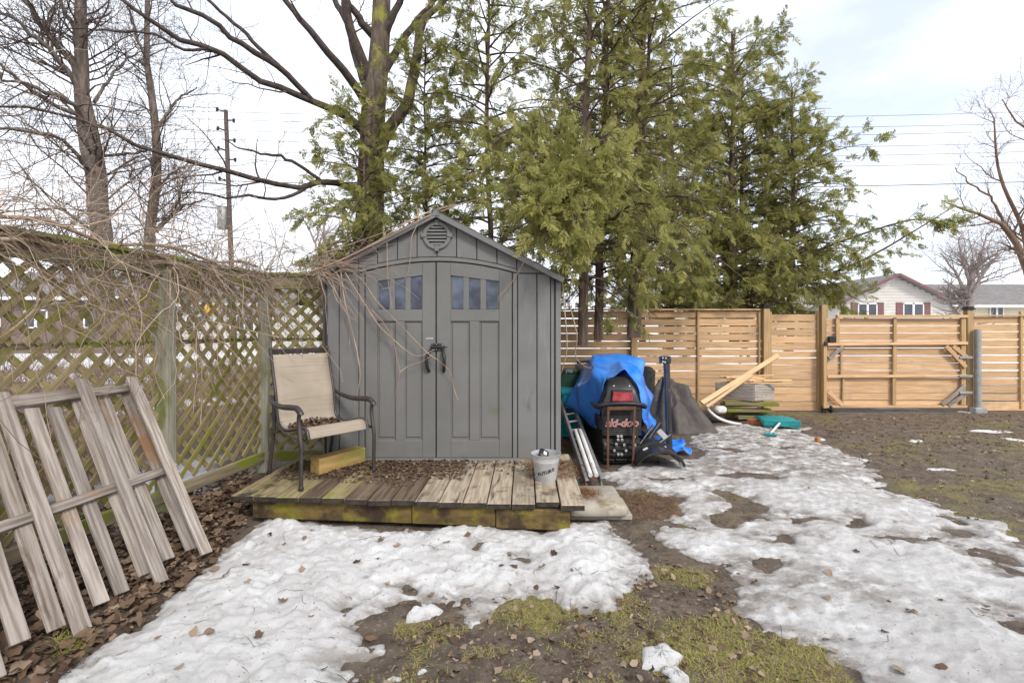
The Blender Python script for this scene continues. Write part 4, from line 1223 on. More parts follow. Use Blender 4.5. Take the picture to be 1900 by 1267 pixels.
# ------------------------------------------------------------------ lumber pile by the fence
def build_pile():
    a, b = Wp(1302, 748, 7.5), Wp(1444, 659, 8.62)
    a.z = max(a.z, .05)
    tag(plank('lumber_board', a, b, .075, .035, (0, -.75, .65), Mt['lumber']), 'wide pale board leaning from the heap up to the fence', 'board')
    a, b = Wp(1311, 755, 7.42), Wp(1396, 695, 8.15)
    tag(plank('lumber_strip', a, b, .045, .03, (0, -.6, .8), Mt['lumber']), 'narrow pale strip leaning below the wide board', 'board')
    # weathered planter on a stack of old mossy boards
    t = thing('planter_box', 'weathered grey wooden box filled with scrap sticks on mossy boards', 'box', (3.75, 8.2, .3))
    z0, z1 = .33, .60
    A, B, C, D = V3(3.27, 8.30, 0), V3(3.74, 7.93, 0), V3(4.18, 8.15, 0), V3(3.71, 8.52, 0)
    for p, q in ((A, B), (B, C), (C, D), (D, A)):
        dn = (q - p).cross(V3(0, 0, 1)).normalized()
        plank('side_board', p + V3(0, 0, (z0 + z1) / 2), q + V3(0, 0, (z0 + z1) / 2), z1 - z0, .035, -dn if dn.y > 0 else dn, Mt['grey_wood'], t, .006)
    for k in range(4):
        p = B.lerp(C, .15 + .22 * k) + V3(.0, -.02, .40)
        MB().lathe([(.0001, .004), (.007, .003), (.008, 0)], 8, Matrix.Translation(p) @ Matrix.Rotation(math.pi / 2, 4, 'X')).build('screw', Mt['black_plastic'], t)
    MB().add([A + V3(0, 0, z0 + .05), B + V3(0, 0, z0 + .05), C + V3(0, 0, z0 + .05), D + V3(0, 0, z0 + .05)], [(0, 1, 2, 3)]).build('bottom', Mt['grey_wood'], t)
    rr = random.Random(12)
    sticks = [((3.45, 8.28), (4.35, 8.18), .61), ((3.62, 8.05), (4.42, 8.02), .62), ((3.5, 8.4), (4.15, 8.25), .65), ((3.7, 8.02), (4.2, 8.42), .66), ((3.55, 8.2), (4.0, 8.1), .68),
              ((3.6, 8.45), (4.25, 8.3), .69), ((3.35, 8.33), (3.60, 8.12), .70), ((3.8, 8.1), (4.5, 8.2), .645), ((3.4, 8.22), (4.1, 8.38), .70)]
    words = ['pale scrap stick across the front of the wooden box', 'longest scrap stick jutting right out of the wooden box', 'scrap stick at the back of the wooden box', 'scrap stick lying crosswise in the wooden box', 'short scrap stick in the middle of the wooden box',
             'topmost scrap stick near the fence in the wooden box', 'stubby scrap piece tilted at left end of the wooden box', 'scrap stick poking right beneath the longest one in the box', 'thin scrap stick running backwards over the wooden box']
    for (p, q, z), wd in zip(sticks, words):
        tag(plank('scrap_stick', (*p, z), (*q, z + rr.uniform(-.02, .04)), rr.uniform(.035, .07), .022, (rr.uniform(-.3, .3), -.2, 1), Mt['lumber']), wd, 'stick', 'scrap sticks in the wooden box')
    bs_ = [((3.30, 8.05), (4.12, 7.92), .29, .20, 'topmost mossy grey board under the wooden box'), ((3.35, 8.2), (4.05, 8.25), .235, .22, 'second mossy board from the top under the wooden box'),
           ((3.32, 8.02), (4.02, 7.98), .18, .16, 'third mossy board from the top under the wooden box'), ((3.5, 8.25), (4.15, 8.15), .125, .2, 'fourth mossy board from the top under the wooden box'),
           ((3.48, 7.98), (4.02, 7.97), .07, .16, 'lowest front board of the mossy stack'), ((3.4, 8.3), (4.1, 8.3), .06, .18, 'lowest rear board of the mossy stack')]
    for p, q, z, w, lb in bs_:
        tag(plank('old_board', (*p, z), (*q, z), w, .05, (0, 0, 1), Mt['lattice_rail']), lb, 'board', 'mossy boards stacked by the fence')
    # white pipe, jug, orange block, brick bit
    pts = [Wp(1321, 752, 7.9), Wp(1318, 744, 7.85), Wp(1312, 744, 7.8), Wp(1310, 753, 7.75), Wp(1318, 764, 7.75), Wp(1332, 775, 7.75), Wp(1352, 783, 7.75), Wp(1376, 788, 7.75)]
    o = MB().tube(smooth_pts(pts, 6), .024, 12).build('white_pipe', Mt['white_plastic'], None, 60)
    tag(o, 'curved white plastic pipe hooked over at its upper end', 'pipe')
    o = MB().box((.20, .14, .12), Matrix.Translation(Wp(1336, 760, 7.95)) @ Matrix.Rotation(.15, 4, 'Z'), .035).build('white_container', Mt['white_plastic'], None, 40)
    o.location.z += 0
    tag(o, 'dented white plastic container behind the curved pipe', 'container')
    o = MB().box((.30, .22, .10), (3.10, 7.95, .05), .03).build('dark_bag', Mt['black_matte'], None, 40)
    tag(o, 'dark plastic bag on the ground below the white container', 'bag')
    o = plank('orange_block', Wp(1388, 781, 7.75), Wp(1422, 786, 7.55), .09, .075, (0, 0, 1), Mt['brick'])
    tag(o, 'reddish brown wood block on slush left of the shovel', 'block')
    p = Gp(1516.6, 823)
    o = MB().box((.06, .05, .07), Matrix.Translation((p.x, p.y, hz(p.x, p.y) + .03)) @ Matrix.Rotation(.5, 4, 'Z'), .006).build('brick_fragment', Mt['brick'])
    tag(o, 'small reddish brick fragment on the dirty snow right of the shovel', 'brick')
    o = plank('wood_scrap', Wp(1449, 772, 7.9), Wp(1458, 781, 7.6), .06, .03, (0, 0, 1), Mt['grey_wood'])
    tag(o, 'short grey wood scrap poking out behind the shovel blade', 'wood')
build_pile()

def build_shovel():
    g = V3(3.37, 6.66, hz(3.37, 6.66) + .03)
    bc = V3(3.82, 7.30, hz(3.82, 7.3) + .06)
    t = thing('snow_shovel', 'teal plastic snow shovel with pale handle lying on dirty snow', 'shovel', (3.6, 7.0, 0))
    d = (bc - g); d.z = 0; d.normalize()
    s = V3(d.y, -d.x, 0)
    # scoop: curved ribbed blade, upside down
    n, m = 12, 10
    vs, fs = [], []
    ctr = bc + V3(.08, .20, 0)
    s2, d2 = V3(.985, -.17, 0), V3(.17, .985, 0)
    for i in range(n + 1):
        v = i / n
        for j in range(m + 1):
            u = j / m * 2 - 1
            w = .25 + .03 * v
            z = .05 + .10 * math.sin(min(1, v * 1.15) * math.pi * .62) + (.012 if j % 2 else 0) - .03 * u * u
            p = ctr + s2 * (u * w) + d2 * ((v - .5) * .42 + .02 * (1 - u * u) * (-1 if v < .2 else 0))
            vs.append((p.x, p.y, z))
    for i in range(n):
        for j in range(m):
            a = i * (m + 1) + j
            fs.append((a, a + 1, a + m + 2, a + m + 1))
    o = MB().add(vs, fs).build('scoop', Mt['teal'], t, 50)
    k = o.modifiers.new('thick', 'SOLIDIFY'); k.thickness = .008
    MB().plank(ctr + s2 * -.26 - d2 * .21 + V3(0, 0, .04), ctr + s2 * .26 - d2 * .21 + V3(0, 0, .04), .03, .09, (0, 0, 1), .008).build('scoop_back', Mt['teal'], t)
    MB().tube([g + d * .05 + V3(0, 0, .02), bc + V3(.0, -.02, .04)], .017, 10).build('handle', Mt['white_plastic'], t, 50)
    MB().tube([bc - d * .10 + V3(0, 0, .03), bc + d * .08 + V3(0, 0, .045)], .026, 10).build('socket', Mt['teal'], t, 50)
    m_ = MB()
    m_.tube([g + s * -.075, g + s * .075], .019, 10)
    m_.tube([g + s * -.07, g + d * .10 + V3(0, 0, .02)], .013, 8)
    m_.tube([g + s * .07, g + d * .10 + V3(0, 0, .02)], .013, 8)
    m_.build('grip', Mt['teal'], t, 50)
build_shovel()

# ------------------------------------------------------------------ new privacy fence and gate
YF = 8.9
def fx(px): return (px - CX) / F * YF
def fz(py): return CAMZ - (py - HZ) / F * YF
def build_fence():
    t = thing('privacy_fence', 'new tan wooden fence of spaced horizontal boards across the back', 'fence', (3.5, YF, 0))
    rr = random.Random(21)
    def panel(x0, x1, ztop, zbot, joints=()):
        n_ = round((ztop - .182) / .1365); pitch, z, k = (ztop - .182) / n_, ztop, 0
        while k < n_:
            js = [x0] + [j + rr.uniform(-.02, .02) for j in joints] + [x1]
            for a, b in zip(js[:-1], js[1:]):
                gap = rr.choice((.115, .118, .120, .123, .131))
                plank('fence_board', (a + .001, YF + .05, z - .066), (b - .001, YF + .05, z - .066 + rr.uniform(-.003, .003)), gap, .018, (rr.uniform(-.02, .02), -1, rr.uniform(-.03, .03)), Mt['fence_new'], t, .003)
            z -= pitch; k += 1
        plank('kick_board', (x0 + .001, YF + .035, .095), (x1 - .001, YF + .035, .095), .16, .03, (0, -1, 0), Mt['fence_new'], t, .004)
    panel(fx(700), fx(1171), fz(577), .1, (fx(930),))
    panel(fx(1171), fx(1418), fz(577), .1, (fx(1295.5),))
    panel(fx(1418), fx(1527), fz(583), .1)
    panel(fx(1800), fx(2060), fz(587), .1, (fx(1896),))
    # top rails
    for a, b, z in ((700, 1412, 574.5), (1804, 2060, 585.5)):
        plank('top_rail', (fx(a), YF + .03, fz(z)), (fx(b), YF + .03, fz(z)), .09, .028, (0, 0, 1), Mt['fence_new'], t)
    # thin studs
    for px in (930, 1296, 1409.5, 1430, 1519, 1896):
        plank('stud', (fx(px), YF + .020, .06), (fx(px), YF + .020, fz(578)), .04, .042, (0, -1, 0), Mt['treated'], t)
    # posts with black caps
    for px, top, cap in ((800, 572, 1), (1176, 572, 0), (1420, 572, 1), (1527, 566, 0), (1795.5, 575, 1), (2050, 575, 1)):
        p = plank('post', (fx(px), YF - .012, -.05), (fx(px), YF - .012, fz(top)), .115, .10, (0, -1, 0), Mt['treated'], t, .006)
        if cap:
            MB().box((.15, .14, .03), (fx(px), YF - .012, fz(top) + .015), .006).box((.125, .12, .035), (fx(px), YF - .012, fz(top) + .046), .012).build('post_cap', Mt['black_plastic'], p)
    # hinge post sleeve and foot brackets
    MB().tube([(fx(1801), YF - .14, -.03), (fx(1801), YF - .14, fz(611))], .052, 16).build('steel_hinge_post', Mt['steel_post'], t, 50)
    MB().span(fx(1790), fx(1812), YF - .22, YF - .07, 0, .10, .01).build('post_foot', Mt['steel_post'], t)
    MB().span(fx(1519), fx(1527), YF - .11, YF - .07, -.02, .13, .006).build('drop_bolt', Mt['black_plastic'], t)
build_fence()

def build_gate():
    yg = YF - .12
    gx = lambda px: (px - CX) / F * yg
    gz = lambda py: CAMZ - (py - HZ) / F * yg
    t = thing('wooden_gate', 'wide tan wooden gate with corner braces and centre stile', 'gate', (gx(1660), yg, 0))
    m, f = Mt['fence_new'], Mt['treated']
    rr = random.Random(4)
    z = gz(590)
    while z > gz(752) + .05:
        a = 1536
        plank('gate_board', (gx(a), yg + .06, z - .066), (gx(1791), yg + .06, z - .066 + rr.uniform(-.003, .003)), rr.choice((.117, .120, .123, .131)), .018, (0, -1, rr.uniform(-.02, .02)), m, t, .003)
        z -= .1365
    fr = lambda n, p, q, w=.06, th=.04, y=0.0, mm=None: plank(n, (gx(p[0]), yg + y, gz(p[1])), (gx(q[0]), yg + y, gz(q[1])), w, th, (0, -1, 0), mm or f, t, .004)
    fr('top_rail', (1552, 587), (1794, 587), .05, .07, -.0, m)
    fr('middle_rail', (1530, 639), (1793, 636.5), .05, .075, -.002, m)
    fr('lower_rail', (1534, 698), (1793, 697), .045, .06, .002, m)
    fr('bottom_rail', (1530, 754), (1793, 754), .045, .05, .0, m)
    fr('stile', (1554, 590), (1554, 636), .065, .05, .010)
    fr('stile', (1530, 641), (1530, 757), .062, .06, .004)
    fr('stile', (1661, 590), (1661, 634), .055, .04, .014)
    fr('stile', (1660, 641), (1660, 695), .065, .045, .011)
    fr('stile', (1659, 701), (1659, 751), .065, .045, .011)
    fr('stile', (1788, 590), (1788, 751), .085, .045, .016)
    fr('short_stile', (1562, 642), (1562, 695), .035, .03, .022)
    fr('short_stile', (1566, 701), (1565, 751), .035, .03, .022)
    for p, q, mm in (((1536, 665), (1563, 643), Mt['grey_wood']), ((1535, 726), (1562, 751), m), ((1753, 642), (1790, 681), m), ((1766, 642), (1793, 664), m), ((1746, 751), (1788, 716), Mt['grey_wood']), ((1758, 753), (1793, 727), Mt['grey_wood'])):
        fr('corner_brace', p, q, .07, .03, -.022, mm)
    for py in (663, 697.5, 728):
        MB().span(gx(1776), gx(1800), yg - .055, yg - .035, gz(py + 2), gz(py - 2.4), .004).build('hinge_strap', Mt['steel_post'], t)
    MB().span(gx(1538), gx(1549), yg - .02, yg + .045, gz(635), gz(624), .008).build('latch', Mt['black_plastic'], t)
    MB().span(gx(1526), gx(1533), yg - .055, yg - .03, gz(641), gz(634), .005).build('latch_plate', Mt['black_plastic'], t)
    w = Matrix.Translation((gx(1540), yg - .02, .065)) @ Matrix.Rotation(math.pi / 2, 4, 'Y')
    MB().lathe([(.02, -.02), (.055, -.02), (.062, -.012), (.062, .012), (.055, .02), (.02, .02)], 20, w).build('castor_wheel', Mt['black_matte'], t, 40)
    MB().span(gx(1537), gx(1543), yg - .025, yg - .0, .06, .15, .004).build('castor_fork', Mt['steel_post'], t)
build_gate()

# ------------------------------------------------------------------ lattice fence on the left
def fl(Y): return -3.0 + (Y - 2.77) * .12
def build_lattice():
    t = thing('lattice_fence', 'mossy diagonal lattice fence overgrown with dry vines along the left', 'fence', (-2.9, 3.8, 0))
    def bay(P, Q, wob=0):
        P, Q = Vector((P[0], P[1], 0)), Vector((Q[0], Q[1], 0))
        d = (Q - P); L = d.length; d.normalize()
        nn = V3(d.y, -d.x, 0)             # towards the yard
        if nn.dot(V3(0, 4, 0) - P) < 0 and nn.x < 0: nn = -nn
        for z0, z1 in ((.26, 1.385), (1.415, 1.97)):
            H = z1 - z0
            for s in (1, -1):
                c = -H + .04
                while c < L:
                    # line u = c + v (s=1) or u = c + H - v
                    v0, v1 = max(0, -c), min(H, L - c)
                    if v1 - v0 > .05:
                        u0, u1 = c + v0, c + v1
                        if s < 0: v0, v1 = H - v0, H - v1
                        a = P + d * u0 + V3(0, 0, z0 + v0) + nn * (.0055 * s)
                        b = P + d * u1 + V3(0, 0, z0 + v1) + nn * (.0055 * s)
                        # snap lengths so pieces share mesh data
                        plank('lattice_slat', a, b, .043, .009, nn, Mt['lattice'], t, .0015)
                    c += .153
        for z, h, th in ((.195, .10, .04), (1.99, .14, .035)):
            plank('rail', P + V3(0, 0, z) + nn * .03, Q + V3(0, 0, z) + nn * .03, h, th, nn, Mt['lattice_rail'], t, .005)
        plank('cap_rail', P + V3(0, 0, 2.078), Q + V3(0, 0, 2.075), .14, .03, (0, 0, 1), Mt['lattice_rail'], t, .004)
        plank('middle_rail', P + V3(0, 0, 1.40) - nn * .03, Q + V3(0, 0, 1.40) - nn * .03, .04, .03, nn, Mt['lattice_rail'], t, .004)
    ys = [1.44, 2.64, 3.847, 5.05]
    pts = [(fl(y), y) for y in ys]
    for a, b in zip(pts[:-1], pts[1:]):
        bay(a, b)
    bay((fl(5.05), 5.05), (-2.07, 5.12))
    bay((-2.07, 7.3), (-4.3, 7.6)) if False else None
    for x, y in pts:
        plank('post', (x + .02, y, -.05), (x + .02, y, 2.06), .105, .105, (1, 0, 0), Mt['lattice_post'], t, .008)
build_lattice()

# ------------------------------------------------------------------ slatted wood panel leaning on the lattice
def build_pallet():
    t = thing('wooden_pallet', 'grey weathered slatted pallet leaning against the lattice fence', 'pallet', (-2.2, 2.8, 0))
    Vv = V3(-.77, .33, 1.138)
    n = V3(0.84, -.10, .57).normalized()
    rr = random.Random(8)
    fr = [(384, 1027), (301, 1080), (155, 1173), (-10, 1262)]
    bk = [(345, 1022), (310, 1046), (264, 1073), (218, 1101), (171, 1124), (102, 1175), (40, 1214), (-30, 1260)]
    for px, py in fr:
        p = Gp(px, py, .03)
        plank('slat', p, p + Vv * rr.uniform(.985, 1.01), .078, .020, n, Mt['grey_wood'], t, .003)
    for k, (px, py) in enumerate(bk):
        y = Gp(px, py, .03).y
        p = V3(-2.305 + rr.uniform(-.012, .012), y, .04)
        # the back boards hang on the far side of the stringers
        q = V3(-2.15 + (y - 2.9) * .06, y, 0) - n * .075 + Vv * rr.uniform(.05, .09)
        plank('slat', q, q + Vv * rr.uniform(.87, .90), .076, .020, n, Mt['grey_wood'], t, .003)
    for f, w in ((.965, .075), (.47, .055)):
        a = V3(-2.15 + (3.32 - 2.9) * .06, 3.34, 0) + Vv * f - n * .037
        b = V3(-2.15 + (1.7 - 2.9) * .1, 1.75, 0) + Vv * f - n * .037
        plank('stringer', a, b, w, .042, n, Mt['grey_wood'], t, .004)
build_pallet()

# ------------------------------------------------------------------ trees
def tubes_np(P, R, n):
    """P (B,N,3), R (B,N): many tapered tubes at once"""
    B, N, _ = P.shape
    T = np.gradient(P, axis=1); T /= np.linalg.norm(T, axis=-1, keepdims=True) + 1e-9
    ref = np.tile(np.array([[.31, .17, .05]]), (B, 1)); ref[np.abs(T[:, 0, 2]) < .6] = (.05, .07, 1.0)
    ref = ref / np.linalg.norm(ref, axis=-1, keepdims=True)
    U = np.cross(T, ref[:, None, :]); U /= np.linalg.norm(U, axis=-1, keepdims=True) + 1e-9
    W_ = np.cross(T, U)
    a = np.arange(n) * 2 * np.pi / n
    V = P[:, :, None, :] + R[:, :, None, None] * (U[:, :, None, :] * np.cos(a)[None, None, :, None] + W_[:, :, None, :] * np.sin(a)[None, None, :, None])
    I = np.arange(B * N * n).reshape(B, N, n); J = np.roll(I, -1, 2)
    Fa = np.stack([I[:, :-1], J[:, :-1], J[:, 1:], I[:, 1:]], -1).reshape(-1, 4)
    return V.reshape(-1, 3), Fa

def join_np(parts):
    Vs, Fs, b = [], [], 0
    for v, f in parts:
        Vs.append(v); Fs.append(f + b); b += len(v)
    return np.concatenate(Vs), np.concatenate(Fs)

def resample(pts, radii, N):
    pts = np.array([tuple(p) for p in smooth_pts(pts, 8)]); r = np.interp(np.linspace(0, 1, len(pts)), np.linspace(0, 1, len(radii)), radii)
    s = np.concatenate([[0], np.cumsum(np.linalg.norm(np.diff(pts, axis=0), axis=1))]); q = np.linspace(0, s[-1], N)
    return np.stack([np.interp(q, s, pts[:, k]) for k in range(3)], -1), np.interp(q, s, r)

def spawn(P, R, count, length, rng, up=.25, spread=.9, N=7, s0=.15, s1=1.0, rfac=.55, rmin=.002, gnarl=.12, taper=.25, weight=None, bias=None, along=.5, rcap=1.0):
    B, M, _ = P.shape
    ln = np.linalg.norm(np.diff(P, axis=1), axis=-1).sum(1)
    w = ln if weight is None else ln * weight
    k = rng.choice(B, count, p=w / w.sum())
    s = s0 + (s1 - s0) * rng.random(count)
    f = s * (M - 1); i = np.clip(f.astype(int), 0, M - 2); q = (f - i)[:, None]
    p0 = P[k, i] * (1 - q) + P[k, i + 1] * q
    r0 = R[k, i] * (1 - q[:, 0]) + R[k, i + 1] * q[:, 0]
    T = P[k, i + 1] - P[k, i]; T /= np.linalg.norm(T, axis=-1, keepdims=True) + 1e-9
    d = rng.normal(size=(count, 3)); d -= T * (d * T).sum(-1, keepdims=True); d /= np.linalg.norm(d, axis=-1, keepdims=True) + 1e-9
    D = T * along + d * spread; D[:, 2] += up
    if bias is not None: D += np.array(bias)
    D /= np.linalg.norm(D, axis=-1, keepdims=True)
    L = (length[0] + (length[1] - length[0]) * rng.random(count)) * (1.15 - .6 * s)
    Q = np.zeros((count, N, 3)); Q[:, 0] = p0
    cur = D.copy(); turn = rng.normal(size=(count, 3)) * gnarl
    for j in range(1, N):
        Q[:, j] = Q[:, j - 1] + cur * (L / (N - 1))[:, None]
        cur = cur + turn * .5 + rng.normal(size=(count, 3)) * gnarl + np.array([0, 0, up * .10])
        cur /= np.linalg.norm(cur, axis=-1, keepdims=True)
    rb = np.clip(r0 * rfac, rmin, rcap)
    rad = rb[:, None] * (1 - (1 - taper) * np.linspace(0, 1, N)[None])
    return Q, np.maximum(rad, rmin * .6)

def bare_tree(name, label, limbs, Y0, levels, seed, bark, twig, group=None, base_z=0.0, trunk_n=1, limb=None):
    """limbs: list of (list of (px,py,Y), [radii]); the first trunk_n are the trunk"""
    rng = np.random.default_rng(seed)
    p0 = Wp(*limbs[0][0][0])
    t = thing(name, label, 'tree', (p0.x, p0.y, base_z), group)
    allP, allR = [], []
    for i, (pts, rad) in enumerate(limbs):
        P, R = resample([Wp(*p) if len(p) == 3 else Vector(p[:3]) for p in pts], rad, 16)
        if i < trunk_n:
            P[:, :2] += rng.normal(size=(16, 2)) * .012
        else:
            P += rng.normal(size=(16, 3)) * np.linspace(0, .035, 16)[:, None] * min(1, rad[0] * 25)
        allP.append(P); allR.append(R)
        v, f = tubes_np(P[None], R[None], 14 if rad[0] > .05 else 8)
        obj('trunk' if i < trunk_n else 'limb', np_mesh('trunk', v, f, bark if i < trunk_n or limb is None else limb, True), None, t)
    P, R = np.array(allP), np.array(allR)
    parts = []
    for (cnt, ln, kw) in levels:
        P2, R2 = spawn(P, R, cnt, ln, rng, **kw)
        parts.append(tubes_np(P2, R2, 5 if kw.get('rmin', .002) > .004 else 3))
        if kw.get('keep'):
            pass
        P, R = P2, R2
    v, f = join_np(parts)
    c = obj('crown', np_mesh('crown', v, f, twig, True), None, t)
    return t

def lv(cnt, a, b, **kw): return (cnt, (a, b), kw)

# big maple behind the shed
YM = 8.5
mp = [([(684, 640, YM), (684, 470, YM), (686, 380, YM), (690, 280, YM), (696, 180, YM), (706, 90, YM), (709, 0, YM), (716, -160, YM), (730, -330, YM)], [.29, .25, .235, .215, .19, .165, .15, .12, .07]),
      ([(700, 300, YM - .05), (722, 240, YM - .1), (745, 210, YM - .15), (763, 170, YM - .2), (776, 95, YM - .25), (781, 44, YM - .3), (806, 20, YM - .3), (850, -30, YM - .3), (880, -120, YM - .3)], [.10, .10, .095, .09, .075, .06, .045, .04, .02]),
      ([(692, 165, YM), (666, 95, YM - .2), (648, 48, YM - .3), (640, 0, YM - .4), (625, -120, YM - .4)], [.10, .085, .075, .07, .04]),
      ([(688, 205, YM), (656, 155, YM - .3), (637, 129, YM - .5), (600, 92, YM - .8), (566, 47, YM - 1.0), (530, 0, YM - 1.1), (490, -90, YM - 1.2)], [.085, .07, .065, .055, .048, .04, .02]),
      ([(688, 180, YM), (662, 112, YM + .2), (644, 37, YM + .3), (618, 0, YM + .4), (590, -80, YM + .5)], [.085, .07, .06, .05, .03]),
      ([(696, 70, YM), (663, 33, YM - .2), (648, 0, YM - .3), (635, -80, YM - .3)], [.08, .06, .05, .03]),
      ([(704, 145, YM), (740, 88, YM + .2), (769, 44, YM + .3), (803, 0, YM + .4), (850, -90, YM + .5)], [.085, .065, .055, .045, .02]),
      ([(708, 80, YM), (729, 30, YM - .1), (742, 0, YM - .1), (760, -90, YM - .1)], [.075, .06, .055, .03]),
      ([(688, 262, YM), (660, 228, YM - .15), (640, 215, YM - .3), (610, 200, YM - .45), (581, 189, YM - .6), (508, 158, YM - 1.0), (461, 138, YM - 1.2), (392, 89, YM - 1.6), (316, 65, YM - 1.9), (269, 36, YM - 2.1), (225, 4, YM - 2.2), (170, -40, YM - 2.3)], [.09, .075, .066, .058, .052, .046, .042, .037, .032, .028, .022, .012]),
      ([(581, 189, YM - .6), (515, 123, YM - 1.1), (472, 98, YM - 1.3), (385, 36, YM - 1.7), (327, 7, YM - 1.9), (260, -40, YM - 2.0)], [.045, .046, .043, .033, .026, .012]),
      ([(517, 122, YM - 1.1), (483, 91, YM - 1.2), (436, 44, YM - 1.3), (385, 0, YM - 1.4), (340, -60, YM - 1.5)], [.035, .032, .028, .022, .01]),
      ([(686, 385, YM), (668, 358, YM - .15), (640, 343, YM - .35), (595, 337, YM - .6), (566, 350, YM - .8), (508, 341, YM - 1.1), (436, 319, YM - 1.5), (363, 301, YM - 1.9), (290, 280, YM - 2.2), (218, 250, YM - 2.5), (160, 232, YM - 2.7), (60, 205, YM - 2.9), (-60, 170, YM - 3.0)], [.085, .07, .06, .05, .044, .039, .034, .030, .026, .022, .019, .015, .01]),
      ([(597, 337, YM - .6), (560, 310, YM - .8), (526, 290, YM - 1.0), (500, 288, YM - 1.1), (465, 276, YM - 1.3), (410, 262, YM - 1.5)], [.032, .028, .025, .021, .016, .006]),
      ([(566, 350, YM - .8), (540, 364, YM - 1.0), (501, 370, YM - 1.2), (457, 365, YM - 1.5), (410, 366, YM - 1.7), (363, 359, YM - 1.9), (290, 345, YM - 2.2)], [.028, .026, .023, .02, .016, .013, .005]),
      ([(392, 89, YM - 1.6), (340, 92, YM - 1.8), (280, 62, YM - 2.0), (200, 58, YM - 2.1), (120, 50, YM - 2.2)], [.024, .02, .017, .013, .006])]
bare_tree('maple_tree', 'massive bare maple with mossy trunk and long dark limbs behind the shed', mp, YM,
          [lv(70, .5, 1.4, up=.25, spread=.8, rfac=.45, rmin=.006, rcap=.016, s0=.35, weight=np.array([.2] + [1] * (len(mp) - 1))), lv(420, .25, .75, up=.2, rfac=.55, rmin=.0035), lv(1300, .12, .4, up=.2, rfac=.6, rmin=.002, N=5)], 5, Mt['bark'], Mt['twig'], limb=Mt['bark_limb'], trunk_n=2)

YA = 9.5
ta = [([(196, 640, YA), (190, 470, YA), (182, 400, YA), (178, 340, YA), (170, 280, YA), (160, 232, YA), (153, 175, YA), (151, 91, YA), (150, 0, YA), (156, -140, YA)], [.19, .175, .165, .165, .175, .16, .12, .105, .09, .05]),
      ([(152, 190, YA), (141, 130, YA - .1), (109, 87, YA - .3), (73, 47, YA - .5), (47, 0, YA - .6), (30, -60, YA - .6)], [.06, .055, .048, .04, .032, .02]),
      ([(160, 215, YA), (141, 156, YA - .2), (100, 100, YA - .5), (50, 55, YA - .8), (-10, 15, YA - 1.0)], [.06, .052, .043, .034, .02]),
      ([(152, 130, YA), (139, 60, YA - .1), (120, 25, YA - .2), (109, -20, YA - .3)], [.05, .042, .034, .02]),
      ([(162, 240, YA), (135, 195, YA - .4), (70, 165, YA - .9), (0, 140, YA - 1.3)], [.05, .044, .034, .02]),
      ([(150, 215, YA - .1), (90, 190, YA - .5), (25, 140, YA - 1.0), (-40, 90, YA - 1.3)], [.045, .038, .03, .02]),
      ([(175, 330, YA), (120, 265, YA - .8), (60, 245, YA - 1.4), (-20, 235, YA - 1.8)], [.04, .032, .026, .015]),
      ([(184, 290, YA), (240, 285, YA + .2), (290, 275, YA + .3)], [.035, .026, .012]),
      ([(175, 190, YA), (200, 150, YA + .2), (225, 120, YA + .3), (260, 90, YA + .4)], [.035, .026, .02, .01])]
bare_tree('bare_tree', 'thick leafless tree with forked grey trunk beyond the lattice at far left', ta, YA,
          [lv(130, .8, 2.4, up=.2, spread=.9, rfac=.4, rmin=.007, rcap=.020, s0=.2, N=9), lv(1100, .35, 1.1, up=.15, rfac=.55, rmin=.0035), lv(3800, .15, .5, up=.15, rfac=.6, rmin=.0022, N=5)], 8, Mt['bark_grey'], Mt['twig'])
YB = 10.2
tb = [([(278, 640, YB), (276, 470, YB), (282, 410, YB), (287, 360, YB), (290, 254, YB), (284, 205, YB), (279, 163, YB), (272, 109, YB), (274, 0, YB), (277, -150, YB)], [.11, .10, .095, .09, .075, .07, .065, .055, .045, .02]),
      ([(290, 240, YB), (315, 205, YB + .2), (335, 180, YB + .4), (370, 165, YB + .5)], [.035, .03, .022, .01]),
      ([(284, 380, YB), (310, 330, YB + .2), (352, 300, YB + .4)], [.03, .024, .01]),
      ([(276, 120, YB), (250, 60, YB - .2), (235, 0, YB - .3)], [.03, .022, .012]),
      ([(288, 430, YB), (330, 390, YB + .3), (375, 370, YB + .4)], [.05, .04, .015])]
bare_tree('bare_tree', 'slender dark leafless tree between the forked tree and the utility pole', tb, YB,
          [lv(80, .8, 2.0, up=.25, spread=.9, rfac=.4, rmin=.006, rcap=.016, s0=.2, N=9), lv(800, .35, 1.0, up=.2, rfac=.55, rmin=.0035), lv(2800, .15, .45, up=.2, rfac=.6, rmin=.0022, N=5)], 9, Mt['bark_grey'], Mt['twig'])
YR = 12.0
trr_ = [([(1925, 640, YR), (1912, 520, YR), (1893, 470, YR), (1863, 420, YR), (1827, 402, YR), (1765, 380, YR), (1745, 372, YR)], [.12, .10, .075, .055, .04, .02, .008]),
        ([(1908, 505, YR), (1900, 430, YR + .2), (1880, 380, YR + .2), (1856, 327, YR + .2), (1850, 265, YR + .2), (1838, 200, YR + .2)], [.06, .05, .042, .034, .024, .008]),
        ([(1915, 540, YR), (1935, 420, YR - .2), (1930, 300, YR - .3), (1900, 240, YR - .3), (1862, 180, YR - .3)], [.06, .05, .04, .025, .008]),
        ([(1870, 430, YR), (1840, 370, YR - .1), (1800, 340, YR - .2), (1770, 312, YR - .2)], [.035, .025, .018, .008])]
bare_tree('bare_tree', 'pale brown leafless tree spreading in from the right edge', trr_, YR,
          [lv(40, .6, 1.5, up=.3, spread=.8, rfac=.5, rmin=.006), lv(300, .3, .9, up=.3, rfac=.55, rmin=.004), lv(700, .15, .45, up=.3, rfac=.6, rmin=.003, N=5)], 10, Mt['twig_light'], Mt['twig_light'])
YH = 24.0
